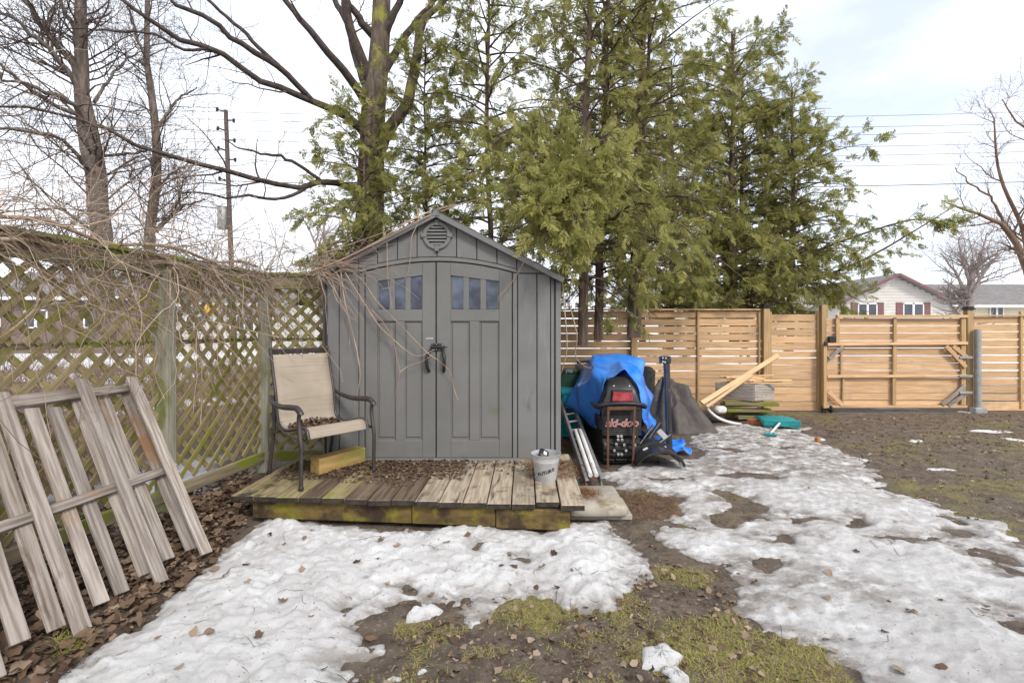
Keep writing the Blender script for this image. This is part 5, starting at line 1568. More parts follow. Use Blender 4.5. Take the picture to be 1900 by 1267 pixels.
th_ = [([(1800, 640, YH), (1800, 560, YH), (1802, 520, YH), (1806, 490, YH)], [.22, .17, .14, .09]),
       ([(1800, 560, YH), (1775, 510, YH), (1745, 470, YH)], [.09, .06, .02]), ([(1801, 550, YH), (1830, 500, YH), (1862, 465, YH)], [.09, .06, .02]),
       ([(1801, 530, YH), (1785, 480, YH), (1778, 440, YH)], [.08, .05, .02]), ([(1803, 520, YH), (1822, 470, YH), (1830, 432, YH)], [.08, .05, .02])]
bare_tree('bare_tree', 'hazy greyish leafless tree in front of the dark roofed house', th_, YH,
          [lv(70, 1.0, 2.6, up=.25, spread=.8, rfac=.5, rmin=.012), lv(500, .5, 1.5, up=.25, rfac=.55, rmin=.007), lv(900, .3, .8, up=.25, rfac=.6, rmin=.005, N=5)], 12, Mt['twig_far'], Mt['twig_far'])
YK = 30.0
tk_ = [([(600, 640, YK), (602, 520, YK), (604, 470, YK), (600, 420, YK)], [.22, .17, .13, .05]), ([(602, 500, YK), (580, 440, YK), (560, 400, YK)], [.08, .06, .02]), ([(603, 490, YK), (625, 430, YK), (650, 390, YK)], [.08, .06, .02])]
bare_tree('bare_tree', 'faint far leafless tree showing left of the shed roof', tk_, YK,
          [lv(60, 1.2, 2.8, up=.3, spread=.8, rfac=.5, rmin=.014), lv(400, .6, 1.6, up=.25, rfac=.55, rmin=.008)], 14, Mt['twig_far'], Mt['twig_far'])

# ---- cedars
def spray_templates(rng, n=6):
    out = []
    for k in range(n):
        vs, fs = [], []
        def leaf(p, d, L, w):
            d = d / np.linalg.norm(d); s = np.array([-d[1], d[0], 0]); b = len(vs)
            vs.extend([p, p + d * L * .45 + s * w, p + d * L, p + d * L * .45 - s * w]); fs.append((b, b + 1, b + 2, b + 3))
        bend = rng.uniform(-.25, .25)
        m = 8
        for i in range(m):
            x = .04 + .92 * i / m
            p = np.array([x, bend * x * x, -.22 * x * x])
            for sg in ((1, -1) if i % 2 == 0 else (-1, 1))[:1 + (rng.random() < .75)]:
                L = (.50 - .36 * x) * rng.uniform(.75, 1.2)
                a = math.radians(rng.uniform(34, 52)) * sg
                d = np.array([math.cos(a), math.sin(a), rng.uniform(-.25, .1)])
                leaf(p, d, L, .045 * rng.uniform(.8, 1.25))
        leaf(np.array([.62, bend * .4, -.1]), np.array([1, bend, -.3]), .42, .04)
        leaf(np.array([0, 0, 0.]), np.array([1, bend * .5, -.12]), .75, .014)
        out.append((np.array(vs), np.array(fs)))
    return out
TPL = spray_templates(np.random.default_rng(2))

def cedar(name, label, base, H, z0, rmax, nbr, seed, tr=.10, shape=.8, subs=9, sprays=5, size=(.09, .21), lean=(0, 0), azlim=None, tone=0.0, extra=None, stems=1):
    rng = np.random.default_rng(seed)
    t = thing(name, label, 'tree', (base[0], base[1], 0), 'cedars behind the shed and fence')
    trunkP = []
    for k in range(stems):
        z = np.linspace(-.05, H, 14)
        o = rng.normal(size=2) * .12 * (k > 0)
        P = np.stack([base[0] + o[0] + lean[0] * (z / H) ** 1.3 + np.cumsum(rng.normal(size=14)) * .018, base[1] + o[1] + lean[1] * z / H + np.cumsum(rng.normal(size=14)) * .018, z], -1)
        R = tr * (1 - .9 * np.clip(z / H, 0, 1)) ** .8 * (1 if k == 0 else .7)
        trunkP.append(P)
        v, f = tubes_np(P[None], R[None], 10)
        obj('trunk', np_mesh('trunk', v, f, Mt['bark_cedar'], True), None, t)
    Q, RR = [], []
    N = 8
    for i in range(nbr):
        u = (i + rng.random()) / nbr
        h = z0 + (H - z0) * u ** 1.12
        P = trunkP[i % stems]
        f = (h + .05) / (H + .05) * 13; j = min(int(f), 12)
        p0 = P[j] + (P[j + 1] - P[j]) * (f - j)
        az = i * 2.39996 + rng.normal() * .35
        if azlim: az = azlim[0] + (azlim[1] - azlim[0]) * rng.random()
        prof = (1 - u) ** shape * (.55 + .45 * min(1, u / .12)) if shape > 0 else 1
        L = rmax * prof * rng.uniform(.55, 1.12) + .15
        s = np.linspace(0, 1, N)
        rise = rng.uniform(-.1, .55) + .35 * u
        zz = rise * s - (.55 * (1 - u) + .12) * s ** 2.2
        bend = rng.normal() * .25
        dirx, diry = np.cos(az + bend * s), np.sin(az + bend * s)
        Q.append(np.stack([p0[0] + L * s * dirx, p0[1] + L * s * diry, p0[2] + L * zz], -1)); RR.append(np.linspace(.011 + .008 * L, .003, N))
    for e in (extra or []):
        P, R = resample([Vector(p) for p in e[0]], e[1], N)
        for _ in range(e[2]):
            Q.append(P + rng.normal(size=(1, 3)) * .05 * np.linspace(0, 1, N)[:, None]); RR.append(R)
    Q, RR = np.array(Q), np.array(RR)
    if base[1] > 9:            # boughs rest on top of the fence
        Q[..., 2] = np.where(Q[..., 1] < 9.25, np.maximum(Q[..., 2], 2.0), Q[..., 2])
    parts = [tubes_np(Q, RR, 4)]
    ln = np.linalg.norm(np.diff(Q, axis=1), axis=-1).sum(1)
    ns = int(subs * ln.sum())
    P2, R2 = spawn(Q, RR, ns, (.22, .62), rng, up=-.06, spread=.75, N=5, s0=.10, rfac=.5, rmin=.002, gnarl=.10, along=.7)
    if base[1] > 9:
        P2[..., 2] = np.where(P2[..., 1] < 9.2, np.maximum(P2[..., 2], 1.98), P2[..., 2])
    parts.append(tubes_np(P2, R2, 3))
    v, f = join_np(parts)
    obj('branches', np_mesh('branches', v, f, Mt['bark_cedar'], True), None, t)
    # leaf sprays along the side shoots
    n = ns * sprays
    k = rng.integers(0, ns, n); s = .12 + .95 * rng.random(n)
    fi = np.clip(s, 0, .999) * 4; i0 = fi.astype(int); q = (fi - i0)[:, None]
    p = P2[k, i0] * (1 - q) + P2[k, i0 + 1] * q
    T = P2[k, i0 + 1] - P2[k, i0]; T /= np.linalg.norm(T, axis=-1, keepdims=True) + 1e-9
    ax = T * .8 + rng.normal(size=(n, 3)) * .42; ax[:, 2] -= .28
    ax /= np.linalg.norm(ax, axis=-1, keepdims=True)
    nr = rng.normal(size=(n, 3)) * .8 + np.array([0, 0, .55]); nr -= ax * (nr * ax).sum(-1, keepdims=True); nr /= np.linalg.norm(nr, axis=-1, keepdims=True) + 1e-9
    keep = ~((p[:, 2] + ax[:, 2] * .2 < 1.95) & ((p[:, 1] + ax[:, 1] * .2 < 9.15) if base[1] > 9 else (p[:, 1] + ax[:, 1] * .2 > 8.7)))
    p, ax, nr, k, n = p[keep], ax[keep], nr[keep], k[keep], int(keep.sum())
    sd_ = np.cross(nr, ax)
    sc = size[0] + (size[1] - size[0]) * rng.random(n)
    shoot_tone = rng.random(ns)
    tint = np.clip(.42 + tone + .38 * shoot_tone[k] + .28 * rng.normal(size=n) * .6, 0, 1)
    tk = rng.integers(0, len(TPL), n)
    Vs, Fs, Ts, b = [], [], [], 0
    for ti, (tv, tf) in enumerate(TPL):
        m = np.where(tk == ti)[0]
        if not len(m): continue
        X = p[m][:, None] + sc[m][:, None, None] * (tv[None, :, 0:1] * ax[m][:, None] + tv[None, :, 1:2] * sd_[m][:, None] + tv[None, :, 2:3] * nr[m][:, None])
        Vs.append(X.reshape(-1, 3))
        Fs.append((tf[None] + (np.arange(len(m)) * len(tv))[:, None, None]).reshape(-1, 4) + b)
        Ts.append(np.repeat(tint[m], len(tv))); b += len(m) * len(tv)
    obj('crown', np_mesh('crown', np.concatenate(Vs), np.concatenate(Fs), Mt['cedar'], False, {'tint': np.concatenate(Ts)}), None, t)
    return n

tot = 0
tot += cedar('cedar_tree', 'tall cedar rising beside the right shed wall and hanging over its roof', (.80, 6.75), 8.6, 2.1, 1.5, 90, 31, .085, .4, 4.8, 6, tone=.12, lean=(.05, .3),
             extra=[([(.8, 6.7, 2.9), (.75, 5.8, 3.15), (.6, 5.1, 2.95), (.42, 4.65, 2.35)], [.02, .003], 8), ([(.8, 6.7, 3.3), (.55, 5.9, 3.4), (.3, 5.2, 3.1), (.22, 4.72, 2.62)], [.02, .003], 8),
                    ([(.8, 6.7, 3.5), (.4, 5.9, 3.6), (.0, 5.4, 3.3), (-.18, 5.05, 2.85)], [.02, .003], 7), ([(.8, 6.7, 3.1), (.6, 5.7, 3.2), (.32, 5.0, 2.85), (.20, 4.60, 2.25)], [.02, .003], 8),
                    ([(.8, 6.7, 4.0), (.2, 6.2, 4.1), (-.3, 5.9, 3.8), (-.6, 5.7, 3.35)], [.02, .003], 6),
                    ([(.8, 6.7, 2.7), (1.2, 6.0, 2.95), (1.35, 5.4, 2.8), (1.4, 5.1, 2.35)], [.02, .003], 4), ([(.8, 6.7, 3.6), (.9, 5.8, 3.8), (.95, 5.3, 3.5), (.95, 4.95, 3.1)], [.02, .003], 4)])
tot += cedar('cedar_tree', 'thin see through cedar standing directly behind the shed ridge', (-.58, 8.2), 8.3, 2.2, 1.5, 95, 32, .065, .3, 6.0, 7)
tot += cedar('cedar_tree', 'small cedar just right of the maple trunk behind the shed', (-1.72, 8.3), 6.3, 2.1, 1.2, 76, 33, .05, .5, 6.5, 7, tone=-.08)
tot += cedar('cedar_tree', 'low cedar wrapped round the foot of the maple trunk', (-2.75, 8.0), 5.2, 2.0, 1.1, 62, 34, .05, .4, 7.5, 7, tone=.05)
tot += cedar('cedar_tree', 'cedar with bare lower trunk behind the blue tarp', (1.08, 7.7), 9.0, 2.3, 1.6, 95, 35, .085, .36, 5.4, 6, lean=(.3, 0))
tot += cedar('cedar_tree', 'twin stemmed cedar right of the blue tarp reaching above the picture', (1.66, 7.8), 9.2, 2.3, 1.65, 110, 36, .08, .34, 4.8, 6, lean=(.35, 0), stems=2)
tot += cedar('cedar_tree', 'broad cedar beyond the fence behind the lumber pile', (4.35, 10.1), 7.7, 1.75, 2.2, 130, 37, .11, .48, 5.0, 6, (.13, .24), stems=2, tone=.02)
tot += cedar('cedar_tree', 'rightmost cedar beyond the fence with a branch reaching towards the house', (5.55, 10.3), 6.6, 2.35, 1.65, 100, 38, .09, .45, 5.4, 6, (.13, .24), tone=.04,
             extra=[([(5.7, 10.2, 2.4), (6.9, 9.9, 2.9), (7.9, 9.7, 3.5), (8.6, 9.6, 3.95)], [.03, .005], 2), ([(5.7, 10.2, 3.0), (7.0, 9.9, 3.5), (8.1, 9.8, 3.8), (8.8, 9.7, 3.6)], [.03, .005], 1)])
tot += cedar('cedar_tree', 'bushy cedar filling the gap between the twin stemmed and the broad one', (3.0, 9.9), 7.0, 1.75, 1.7, 90, 39, .09, .38, 4.8, 6, (.13, .24))
tot += cedar('cedar_tree', 'cedar half hidden behind the twin stemmed one', (2.35, 9.6), 7.9, 1.9, 1.6, 70, 40, .08, .42, 4.6, 6, (.13, .24), tone=.05)
tot += cedar('cedar_tree', 'cedar squeezed between the broad one and the rightmost one', (4.95, 10.9), 7.3, 1.9, 1.6, 75, 41, .08, .45, 4.8, 6, (.13, .24), tone=.08)
print('cedar sprays', tot)

# ------------------------------------------------------------------ far things
def house(name, label, cx, cy, w, depth, eave, peak, wallm, roofm, axis_gable=True, windows=(), parent_kw=None):
    t = thing(name, label, 'house', (cx, cy, 0))
    x0, x1 = cx - w / 2, cx + w / 2
    if axis_gable:
        wl = MB().prism([(x0, -.1), (x1, -.1), (x1, eave), (cx, peak), (x0, eave)], cy, cy + depth).build('wall', wallm, t)
        n = int((peak) / .22)
        for k in range(n):       # siding courses
            z = .12 + k * .22
            hw = w / 2 if z < eave else (w / 2) * (peak - z) / (peak - eave) - .05
            if hw < .2: break
            if z > 1.2: MB().span(cx - hw, cx + hw, cy - .025, cy - .001, z, z + .205, .012).build('siding_board', wallm, wl)
        for s in (-1, 1):
            e = Vector((cx + s * (w / 2 + .35), 0, eave - .35 * (peak - eave) / (w / 2)))
            p = Vector((cx, 0, peak))
            d = (e - p); nrm = Vector((s * -d.z * s, 0, abs(d.x))).normalized()
            nrm = Vector((d.z * -1 * (1 if d.x > 0 else -1), 0, abs(d.x))).normalized()
            m = (e + p) / 2 + nrm * .1
            r = MB()
            M = Matrix((d.normalized(), Vector((0, 1, 0)), nrm)).transposed()
            if M.determinant() < 0: M = Matrix((d.normalized(), Vector((0, -1, 0)), nrm)).transposed()
            M = M.to_4x4(); M.translation = Vector((m.x, cy + depth / 2 - .2, m.z))
            rf = obj('roof', r.box((d.length, depth + .8, .12), M, .02).mesh('roof'), roofm, t)
            M3 = M.copy(); M3.translation = Vector((m.x, cy - .62, m.z - .04))
            obj('barge_board', MB().box((d.length, .04, .2), M3, .01).mesh('barge_board'), Mt['maroon'] if wallm is Mt['siding'] else Mt['white_paint'], rf)
    else:
        MB().span(x0, x1, cy, cy + depth, -.1, eave, .02).build('wall', wallm, t)
        ym = cy + depth / 2
        for s in (-1, 1):
            e, p = Vector((0, ym + s * (depth / 2 + .5), eave - .1)), Vector((0, ym, peak))
            MB().plank(Vector((cx, 0, 0)) + (e + p) / 2 - Vector((w / 2 + .4, 0, 0)), Vector((cx, 0, 0)) + (e + p) / 2 + Vector((w / 2 + .4, 0, 0)), (e - p).length, .12, Vector((0, s * (peak - eave), depth / 2)), .02).build('roof', roofm, t)
        MB().span(x0 - .4, x1 + .4, cy - .56, cy - .50, eave - .22, eave - .02, .01).build('gutter', Mt['white_paint'], t)
    for (wx, wz, ww, wh, sh) in windows:
        f = MB()
        a, b, c, d = wx - ww / 2, wx + ww / 2, wz - wh / 2, wz + wh / 2
        for q in ((a, b, c, c + .09), (a, b, d - .09, d), (a, a + .09, c, d), (b - .09, b, c, d), (wx - .08, wx + .08, c, d)):
            f.span(q[0], q[1], cy - .10, cy - .02, q[2], q[3], .01)
        fo = f.build('window_frame', Mt['white_paint'], t)
        for s in (-1, 1):
            MB().span(wx - ww / 4 + s * ww / 4 - ww / 4 + .08 + ww / 4 * 0, wx + s * ww / 4 + ww / 4 - .08, cy - .05, cy - .027, c + .08, d - .08, .002).build('pane', Mt['far_glass'], fo) if False else \
                MB().span((a + .09) if s < 0 else (wx + .08), (wx - .08) if s < 0 else (b - .09), cy - .05, cy - .027, c + .08, d - .08, .002).build('pane', Mt['far_glass'], fo)
        if sh:
            for s in (-1, 1):
                MB().span(wx + s * (ww / 2 + .26) - .24, wx + s * (ww / 2 + .26) + .24, cy - .07, cy - .026, c - .05, d + .05, .01).build('shutter', Mt['maroon'], t)
    return t
YHs = 36.0
hx = lambda px, Y=YHs: (px - CX) / F * Y
hzz = lambda py, Y=YHs: CAMZ - (py - HZ) / F * Y
house('gable_house', 'pale sided house with maroon shutters beyond the gate', hx(1657), YHs, hx(1760) - hx(1554), 11, hzz(563), hzz(512), Mt['siding'], Mt['shingle'],
      True, ((hx(1608.5), hzz(575), 1.45, 1.0, 1), (hx(1693.5), hzz(575), 1.55, 1.0, 1)))
house('side_house', 'low wing with pale roof left of the maroon shuttered house', hx(1480), YHs + 3, 11.0, 9, hzz(562), hzz(522), Mt['cream_wall'], Mt['shingle_pale'], False, ())
house('long_house', 'yellowish house with long dark roof at the right edge', hx(1950, 38), 38.0, 16, 9, hzz(566, 38), hzz(520, 38), Mt['cream_wall'], Mt['shingle'], False, ((hx(1848, 38), hzz(580, 38), 1.1, 1.0, 0),))
house('brick_house', 'red brick house glimpsed through the lattice at far left', -30.0, 31.0, 12, 9, 3.6, 5.6, Mt['brick_wall'], Mt['shingle'], False, ((-31.2, 2.2, 1.5, 1.2, 0), (-27.4, 2.2, 1.5, 1.2, 0), (-34.2, 2.2, 1.5, 1.2, 0)))
house('grey_house', 'pale grey house glimpsed through the lattice near the utility pole', -20.5, 33.0, 8.0, 9, 3.3, 5.0, Mt['siding'], Mt['shingle'], False, ((-22.4, 1.9, 1.3, 1.2, 0), (-19, 1.9, 1.3, 1.2, 0)))
sg = thing('road_sign', 'yellow sign on a post glimpsed through the lattice', 'sign', (-14.2, 22.0, 0))
MB().tube([(-14.2, 22, 0), (-14.2, 22, 2.9)], .04, 8).build('post', Mt['steel_post'], sg)
MB().prism([(-14.55, 2.45), (-14.2, 2.1), (-13.85, 2.45), (-14.2, 2.8)], 21.9, 21.95, .01).build('plate', Mt['sign_yellow'], sg)

def build_pole():
    Y = 25.0
    b, tp = Wp(436, 640, Y), Wp(419, 205, Y)
    b.z = -.3
    t = thing('utility_pole', 'tall wooden utility pole with transformer can behind the lattice', 'utility pole', (b.x, Y, 0))
    MB().tube([b, b.lerp(tp, .5), tp], [.14, .12, .10], 14).build('pole', Mt['pole'], t, 50)
    c = Wp(413, 405, Y)
    MB().lathe([(.0001, .62), (.2, .6), (.24, .52), (.24, -.5), (.2, -.58), (.0001, -.6)], 18, Matrix.Translation(c)).build('transformer', Mt['steel_post'], t, 40)
    MB().plank(c + V3(.2, 0, .2), c + V3(.5, 0, .2), .06, .06, (0, 1, 0)).build('bracket', Mt['steel_post'], t)
    for py, s in ((208, -1), (222, 1), (240, -1), (256, 1), (274, -1), (289, 1), (326, -1)):
        k = (py - 205) / 435.0
        p = tp.lerp(b, k)
        q = p + V3(s * .42, -.05, .12 if s < 0 else -.03)
        MB().tube([p, q], .035, 6).build('insulator_arm', Mt['black_plastic'], t)
        MB().lathe([(.03, -.12), (.07, -.1), (.05, -.06), (.08, -.02), (.05, .02), (.075, .06), (.03, .1)], 10, Matrix.Translation(q)).build('insulator', Mt['black_plastic'], t, 40)
    names = ['topmost', 'second', 'third', 'fourth', 'fifth', 'sixth', 'lowest heavy']
    ends = [205, 224, 240, 260, 279, 296, 335]
    starts = [208, 222, 240, 256, 274, 289, 326]
    for k in range(7):
        p0 = tp.lerp(b, (starts[k] - 205) / 435.0) + V3(-.42 if k % 2 == 0 else .42, -.05, 0)
        p1 = Wp(2080, ends[k] - 4 + 3 * (k % 2), 27.0)
        pts = []
        for j in range(25):
            u = j / 24
            q = p0.lerp(p1, u); q.z -= .9 * 4 * u * (1 - u) * .5
            pts.append(q)
        o = MB().tube(pts, .012 if k < 6 else .022, 5).build('power_line', Mt['wire'])
        tag(o, names[k] + ' power line strung right from the utility pole', 'cable', 'power lines')
        p2 = Wp(-260, starts[k] - 30, 24.0)
        o = MB().tube([p0, p0.lerp(p2, .5) - V3(0, 0, .25), p2], .012, 5).build('power_line', Mt['wire'])
        tag(o, names[k] + ' power line running left from the utility pole', 'cable', 'power lines')
build_pole()

# ------------------------------------------------------------------ vines, brush, litter, grass
def curves_obj(name, P, R, n, mat, label, cat, kind=None, parent=None):
    v, f = tubes_np(P, R, n)
    o = obj(name, np_mesh(name, v, f, mat, True), None, parent)
    if label: tag(o, label, cat, None, kind)
    return o

def vine_mass():
    rng = np.random.default_rng(77)
    N = 12
    Ps, Rs = [], []
    def strand(p, d, L, r, sag, gn):
        Q = [np.array(p, float)]; c = np.array(d, float); c /= np.linalg.norm(c)
        for j in range(N - 1):
            Q.append(Q[-1] + c * L / (N - 1))
            c = c + rng.normal(size=3) * gn + np.array([0, 0, -sag]); c /= np.linalg.norm(c)
        Q = np.array(Q)
        # stay on the yard side or on top of the fence, not through the shed
        lim = fl(Q[:, 1])
        Q[:, 2] = np.maximum(Q[:, 2], .05)
        inside = (Q[:, 0] > -2.02) & (Q[:, 1] > 4.72)
        Q[inside, 1] = 4.70
        Ps.append(Q); Rs.append(np.linspace(r, r * .45, N))
    for k in range(340):
        y = 1.6 + 3.5 * rng.random() ** .8
        x = fl(y) + rng.normal() * .10 + .02
        z = 2.02 + abs(rng.normal()) * .10 - .12 * rng.random()
        a = rng.normal() * .9 + (1.35 if rng.random() < .7 else -1.4)
        strand((x, y, z), (math.cos(a) * .6 + .12, math.sin(a), rng.normal() * .5 + .1), rng.uniform(.5, 1.7), rng.uniform(.0014, .0040), rng.uniform(.0, .16), .27)
    for k in range(210):        # hanging down the lattice
        y = 1.8 + 3.2 * rng.random()
        strand((fl(y) + .05 + .05 * rng.random(), y, 2.05 + .05 * rng.random()), (.25 * rng.random() + .05, rng.normal() * .5 + .25, -.6), rng.uniform(.5, 1.5), rng.uniform(.0013, .0034), .05, .22)
    for k in range(280):        # sticking up
        y = 1.8 + 3.3 * rng.random()
        strand((fl(y) + .03, y, 2.06), (rng.normal() * .3, rng.normal() * .6 + .3, .8), rng.uniform(.3, 1.3), rng.uniform(.0012, .0028), .07, .20)
    for k in range(110):        # back corner and onto the shed roof edge
        x = -2.75 + 1.0 * rng.random()
        strand((x, 4.95 + .12 * rng.random(), 2.05 + .1 * rng.random()), (rng.normal() * .6 + .5, rng.normal() * .2 - .15, rng.normal() * .4), rng.uniform(.3, 1.0), rng.uniform(.0014, .004), .04, .16)
    P2, R2 = spawn(np.array(Ps), np.array(Rs), 1500, (.06, .32), rng, up=.05, spread=.8, N=12, rfac=.55, rmin=.0009, gnarl=.12)
    bad = ((P2[..., 0] > -2.02) & (P2[..., 1] > 4.70)).any(1)
    Ps, Rs = Ps + list(P2[~bad]), Rs + list(R2[~bad])
    v, f = tubes_np(np.array(Ps), np.array(Rs), 4)
    o = obj('vine_tangle', np_mesh('vine_tangle', v, f, Mt['vines'], True, {'tint': np.repeat(rng.random(len(Ps)), N * 4)}), None)
    tag(o, 'dense tangle of dry tan vine stems along the lattice top', 'vines', None, 'stuff')
    # thick woody runners on top of the fence
    for k, (y0, y1, dz, lb) in enumerate(((1.7, 4.9, .03, 'thick brown vine runner lying along the lattice fence cap'), (2.6, 5.05, -.10, 'thick brown vine runner just below the lattice fence cap'))):
        pts = [(fl(y) + .06 + .03 * math.sin(5 * y + k), y, 2.10 + dz + .03 * math.sin(7 * y)) for y in np.linspace(y0, y1, 14)]
        o = MB().tube(smooth_pts(pts, 3), .013, 7).build('vine_runner', Mt['vine'], None, 60)
        tag(o, lb, 'vine')
vine_mass()

# single vines one can follow across the shed front, traced on a plane just in front of it
def vine(pts, r, label, mat='vine', y=YS - .07):
    P = smooth_pts([Wp(a, b, (c if c else y)) for a, b, c in [(p + (None,))[:3] for p in pts]], 5)
    n = len(P)
    o = MB().tube(P, [r * (1 - .6 * i / n) for i in range(n)], 6).build('dry_vine', Mt[mat], None, 60)
    tag(o, label, 'vine', 'single vines hanging over the shed')
vine([(600, 520), (640, 500), (672, 520), (700, 560), (745, 605), (790, 652), (812, 668), (835, 690), (842, 720), (850, 742)], 1.35 * .0042, 'long tan vine crossing the left door to below the right handle')
vine([(640, 505), (665, 545), (700, 600), (725, 625), (760, 655), (778, 660), (795, 654), (806, 648)], 1.35 * .004, 'tan vine crossing the left door to the latch', 'vine')
vine([(690, 575), (712, 600), (730, 633), (736, 665), (742, 690), (736, 720), (728, 745)], 1.35 * .0038, 'reddish vine hanging down the middle of the left door', 'vine_red')
vine([(742, 690), (760, 678), (780, 672), (797, 662)], 1.35 * .003, 'short vine twig joining the hanging red vine to the handle')
vine([(772, 380, YS - .1), (776, 410), (764, 440), (762, 470), (757, 505), (748, 520), (730, 532), (708, 536)], 1.35 * .0042, 'pale vine dangling from the roof over the left door windows')
vine([(718, 450), (720, 520), (726, 560), (727, 572)], 1.35 * .0026, 'thin vine hanging straight over the left window')
vine([(978, 470), (965, 500), (945, 530), (928, 548), (925, 560)], 1.35 * .0036, 'reddish vine hanging over the upper right corner of the right door', 'vine_red')
vine([(985, 510), (978, 540), (974, 560)], 1.35 * .0026, 'short vine twig on the right wall panel', 'vine_red')
vine([(632, 500), (640, 560), (655, 620), (664, 660), (668, 700), (660, 740), (655, 760)], 1.35 * .004, 'pale vine hanging down the left door jamb')
vine([(610, 505), (625, 545), (640, 575), (650, 600), (648, 640)], 1.35 * .003, 'thin vine hanging on the left wall panel')
vine([(575, 505), (615, 490), (660, 470), (720, 440), (780, 408), (830, 388, YS), (880, 372, YS + .2), (930, 365, YS + .4)], 1.35 * .006, 'long red brown vine running up along the left roof edge', 'vine_red', YS - .09)
vine([(580, 512), (640, 480), (700, 448), (770, 405), (815, 388, YS), (850, 380, YS + .1)], 1.35 * .0055, 'tan vine running beside the roof edge up to the ridge', 'vine', YS - .08)
vine([(600, 470), (660, 450), (720, 428), (790, 395), (845, 378, YS)], 1.35 * .004, 'thin vine arching above the left roof edge', 'vine', YS - .05)
vine([(1043, 520), (1048, 580), (1052, 640), (1045, 680), (1038, 700)], 1.35 * .006, 'vine dangling at the right shed corner', 'vine', 5.2)
vine([(1055, 560), (1070, 620), (1068, 660), (1085, 680), (1098, 682)], 1.35 * .006, 'vine drooping from the cedar onto the blue tarp', 'vine', 5.7)
for lab, pts in (('thick pale vine swooping down left across the lattice', [(140, 480, 3.2), (115, 500, 3.1), (75, 535, 2.95), (66, 570, 2.9), (30, 605, 2.8), (-10, 632, 2.7)]),
                 ('long straight tan vine slanting down right in front of the lattice', [(-10, 440, 2.75), (80, 475, 3.0), (200, 525, 3.4), (320, 590, 3.9), (420, 640, 4.2), (455, 690, 4.3)]),
                 ('second straight tan vine running just above the first', [(-10, 425, 2.8), (100, 480, 3.1), (240, 530, 3.6), (340, 580, 4.0), (450, 610, 4.4), (515, 625, 4.6)]),
                 ('pale vine hanging beside the lattice post', [(245, 480, 3.6), (258, 560, 3.62), (262, 600, 3.62), (256, 660, 3.62)]),
                 ('thin pale vine drooping in front of the lattice post', [(316, 500, 3.7), (312, 600, 3.7), (285, 680, 3.66), (305, 740, 3.66)]),
                 ('brown climbing vine stem against the right lattice bay', [(355, 510, 4.15), (362, 600, 4.2), (374, 680, 4.22), (372, 800, 4.22)])):
    P = smooth_pts([Wp(*p) for p in pts], 5)
    o = MB().tube(P, [.0075 * (1 - .5 * i / len(P)) for i in range(len(P))], 6).build('dry_vine', Mt['vine'], None, 60)
    tag(o, lab, 'vine', 'single vines on the lattice')

def brush():
    rng = np.random.default_rng(5)
    n = 3200
    y = rng.uniform(4.0, 18, n); x = -3.6 - (y - 3) * .35 * rng.random(n) - rng.random(n) * y * .8
    d = np.stack([rng.normal(size=n) * .5, rng.normal(size=n) * .5, np.ones(n)], -1); d /= np.linalg.norm(d, axis=-1, keepdims=True)
    L = rng.uniform(.3, 1.1, n)
    P = np.zeros((n, 6, 3)); P[:, 0] = np.stack([x, y, np.zeros(n)], -1)
    for j in range(1, 6):
        P[:, j] = P[:, j - 1] + d * (L / 5)[:, None]
        d = d + rng.normal(size=(n, 3)) * .22; d /= np.linalg.norm(d, axis=-1, keepdims=True)
    curves_obj('dry_brush', P, np.tile(np.linspace(.006, .002, 6), (n, 1)), 3, Mt['twig_light'], 'dry brown brush growing beyond the lattice fence', 'brush', 'stuff')
brush()

# dead leaves: lobed, curled outlines
def leaf_templates(rng, n=6):
    out = []
    for k in range(n):
        m = 11
        vs = [np.array([0, 0, 0.])]
        curl = rng.uniform(.15, .6)
        for i in range(m):
            a = 2 * math.pi * i / m
            r = (.80 if i % 2 else 1.0) * rng.uniform(.65, 1.1) * (.8 + .2 * math.cos(a))
            x, y = r * math.cos(a), r * .8 * math.sin(a)
            vs.append(np.array([x, y, curl * (y * y * 1.1 + .3 * x * x) + rng.normal() * .10]))
        fs = [(0, 1 + i, 1 + (i + 1) % m) for i in range(m)]
        out.append((np.array(vs), np.array(fs)))
    return out
LT = leaf_templates(np.random.default_rng(4))

def scatter(name, x, y, z, size, mat, rng, tilt=.5, T=LT, tint=None, label=None, cat=None):
    n = len(x)
    a = rng.random(n) * 6.283
    up = np.stack([rng.normal(size=n) * tilt, rng.normal(size=n) * tilt, np.ones(n)], -1); up *= np.where(rng.random(n) < .5, 1, -1)[:, None] if False else 1
    up /= np.linalg.norm(up, axis=-1, keepdims=True)
    ax = np.stack([np.cos(a), np.sin(a), np.zeros(n)], -1); ax -= up * (ax * up).sum(-1, keepdims=True); ax /= np.linalg.norm(ax, axis=-1, keepdims=True)
    sd_ = np.cross(up, ax)
    flip = np.where(rng.random(n) < .5, 1.0, -1.0)
    t = rng.random(n) if tint is None else tint
    k = rng.integers(0, len(T), n)
    Vs, Fs, Ts, b = [], [], [], 0
    p = np.stack([x, y, z], -1)
    for i, (tv, tf) in enumerate(T):
        m = np.where(k == i)[0]
        if not len(m): continue
        X = p[m][:, None] + size[m][:, None, None] * (tv[None, :, 0:1] * ax[m][:, None] + tv[None, :, 1:2] * sd_[m][:, None] + (tv[None, :, 2:3] * flip[m][:, None, None] + .25) * up[m][:, None])
        Vs.append(X.reshape(-1, 3)); Fs.append((tf[None] + (np.arange(len(m)) * len(tv))[:, None, None]).reshape(-1, tf.shape[1]) + b)
        Ts.append(np.repeat(t[m], len(tv))); b += len(m) * len(tv)
    o = obj(name, np_mesh(name, np.concatenate(Vs), np.concatenate(Fs), mat, False, {'tint': np.concatenate(Ts)}), None)
    return tag(o, label, cat, None, 'stuff') if label else o

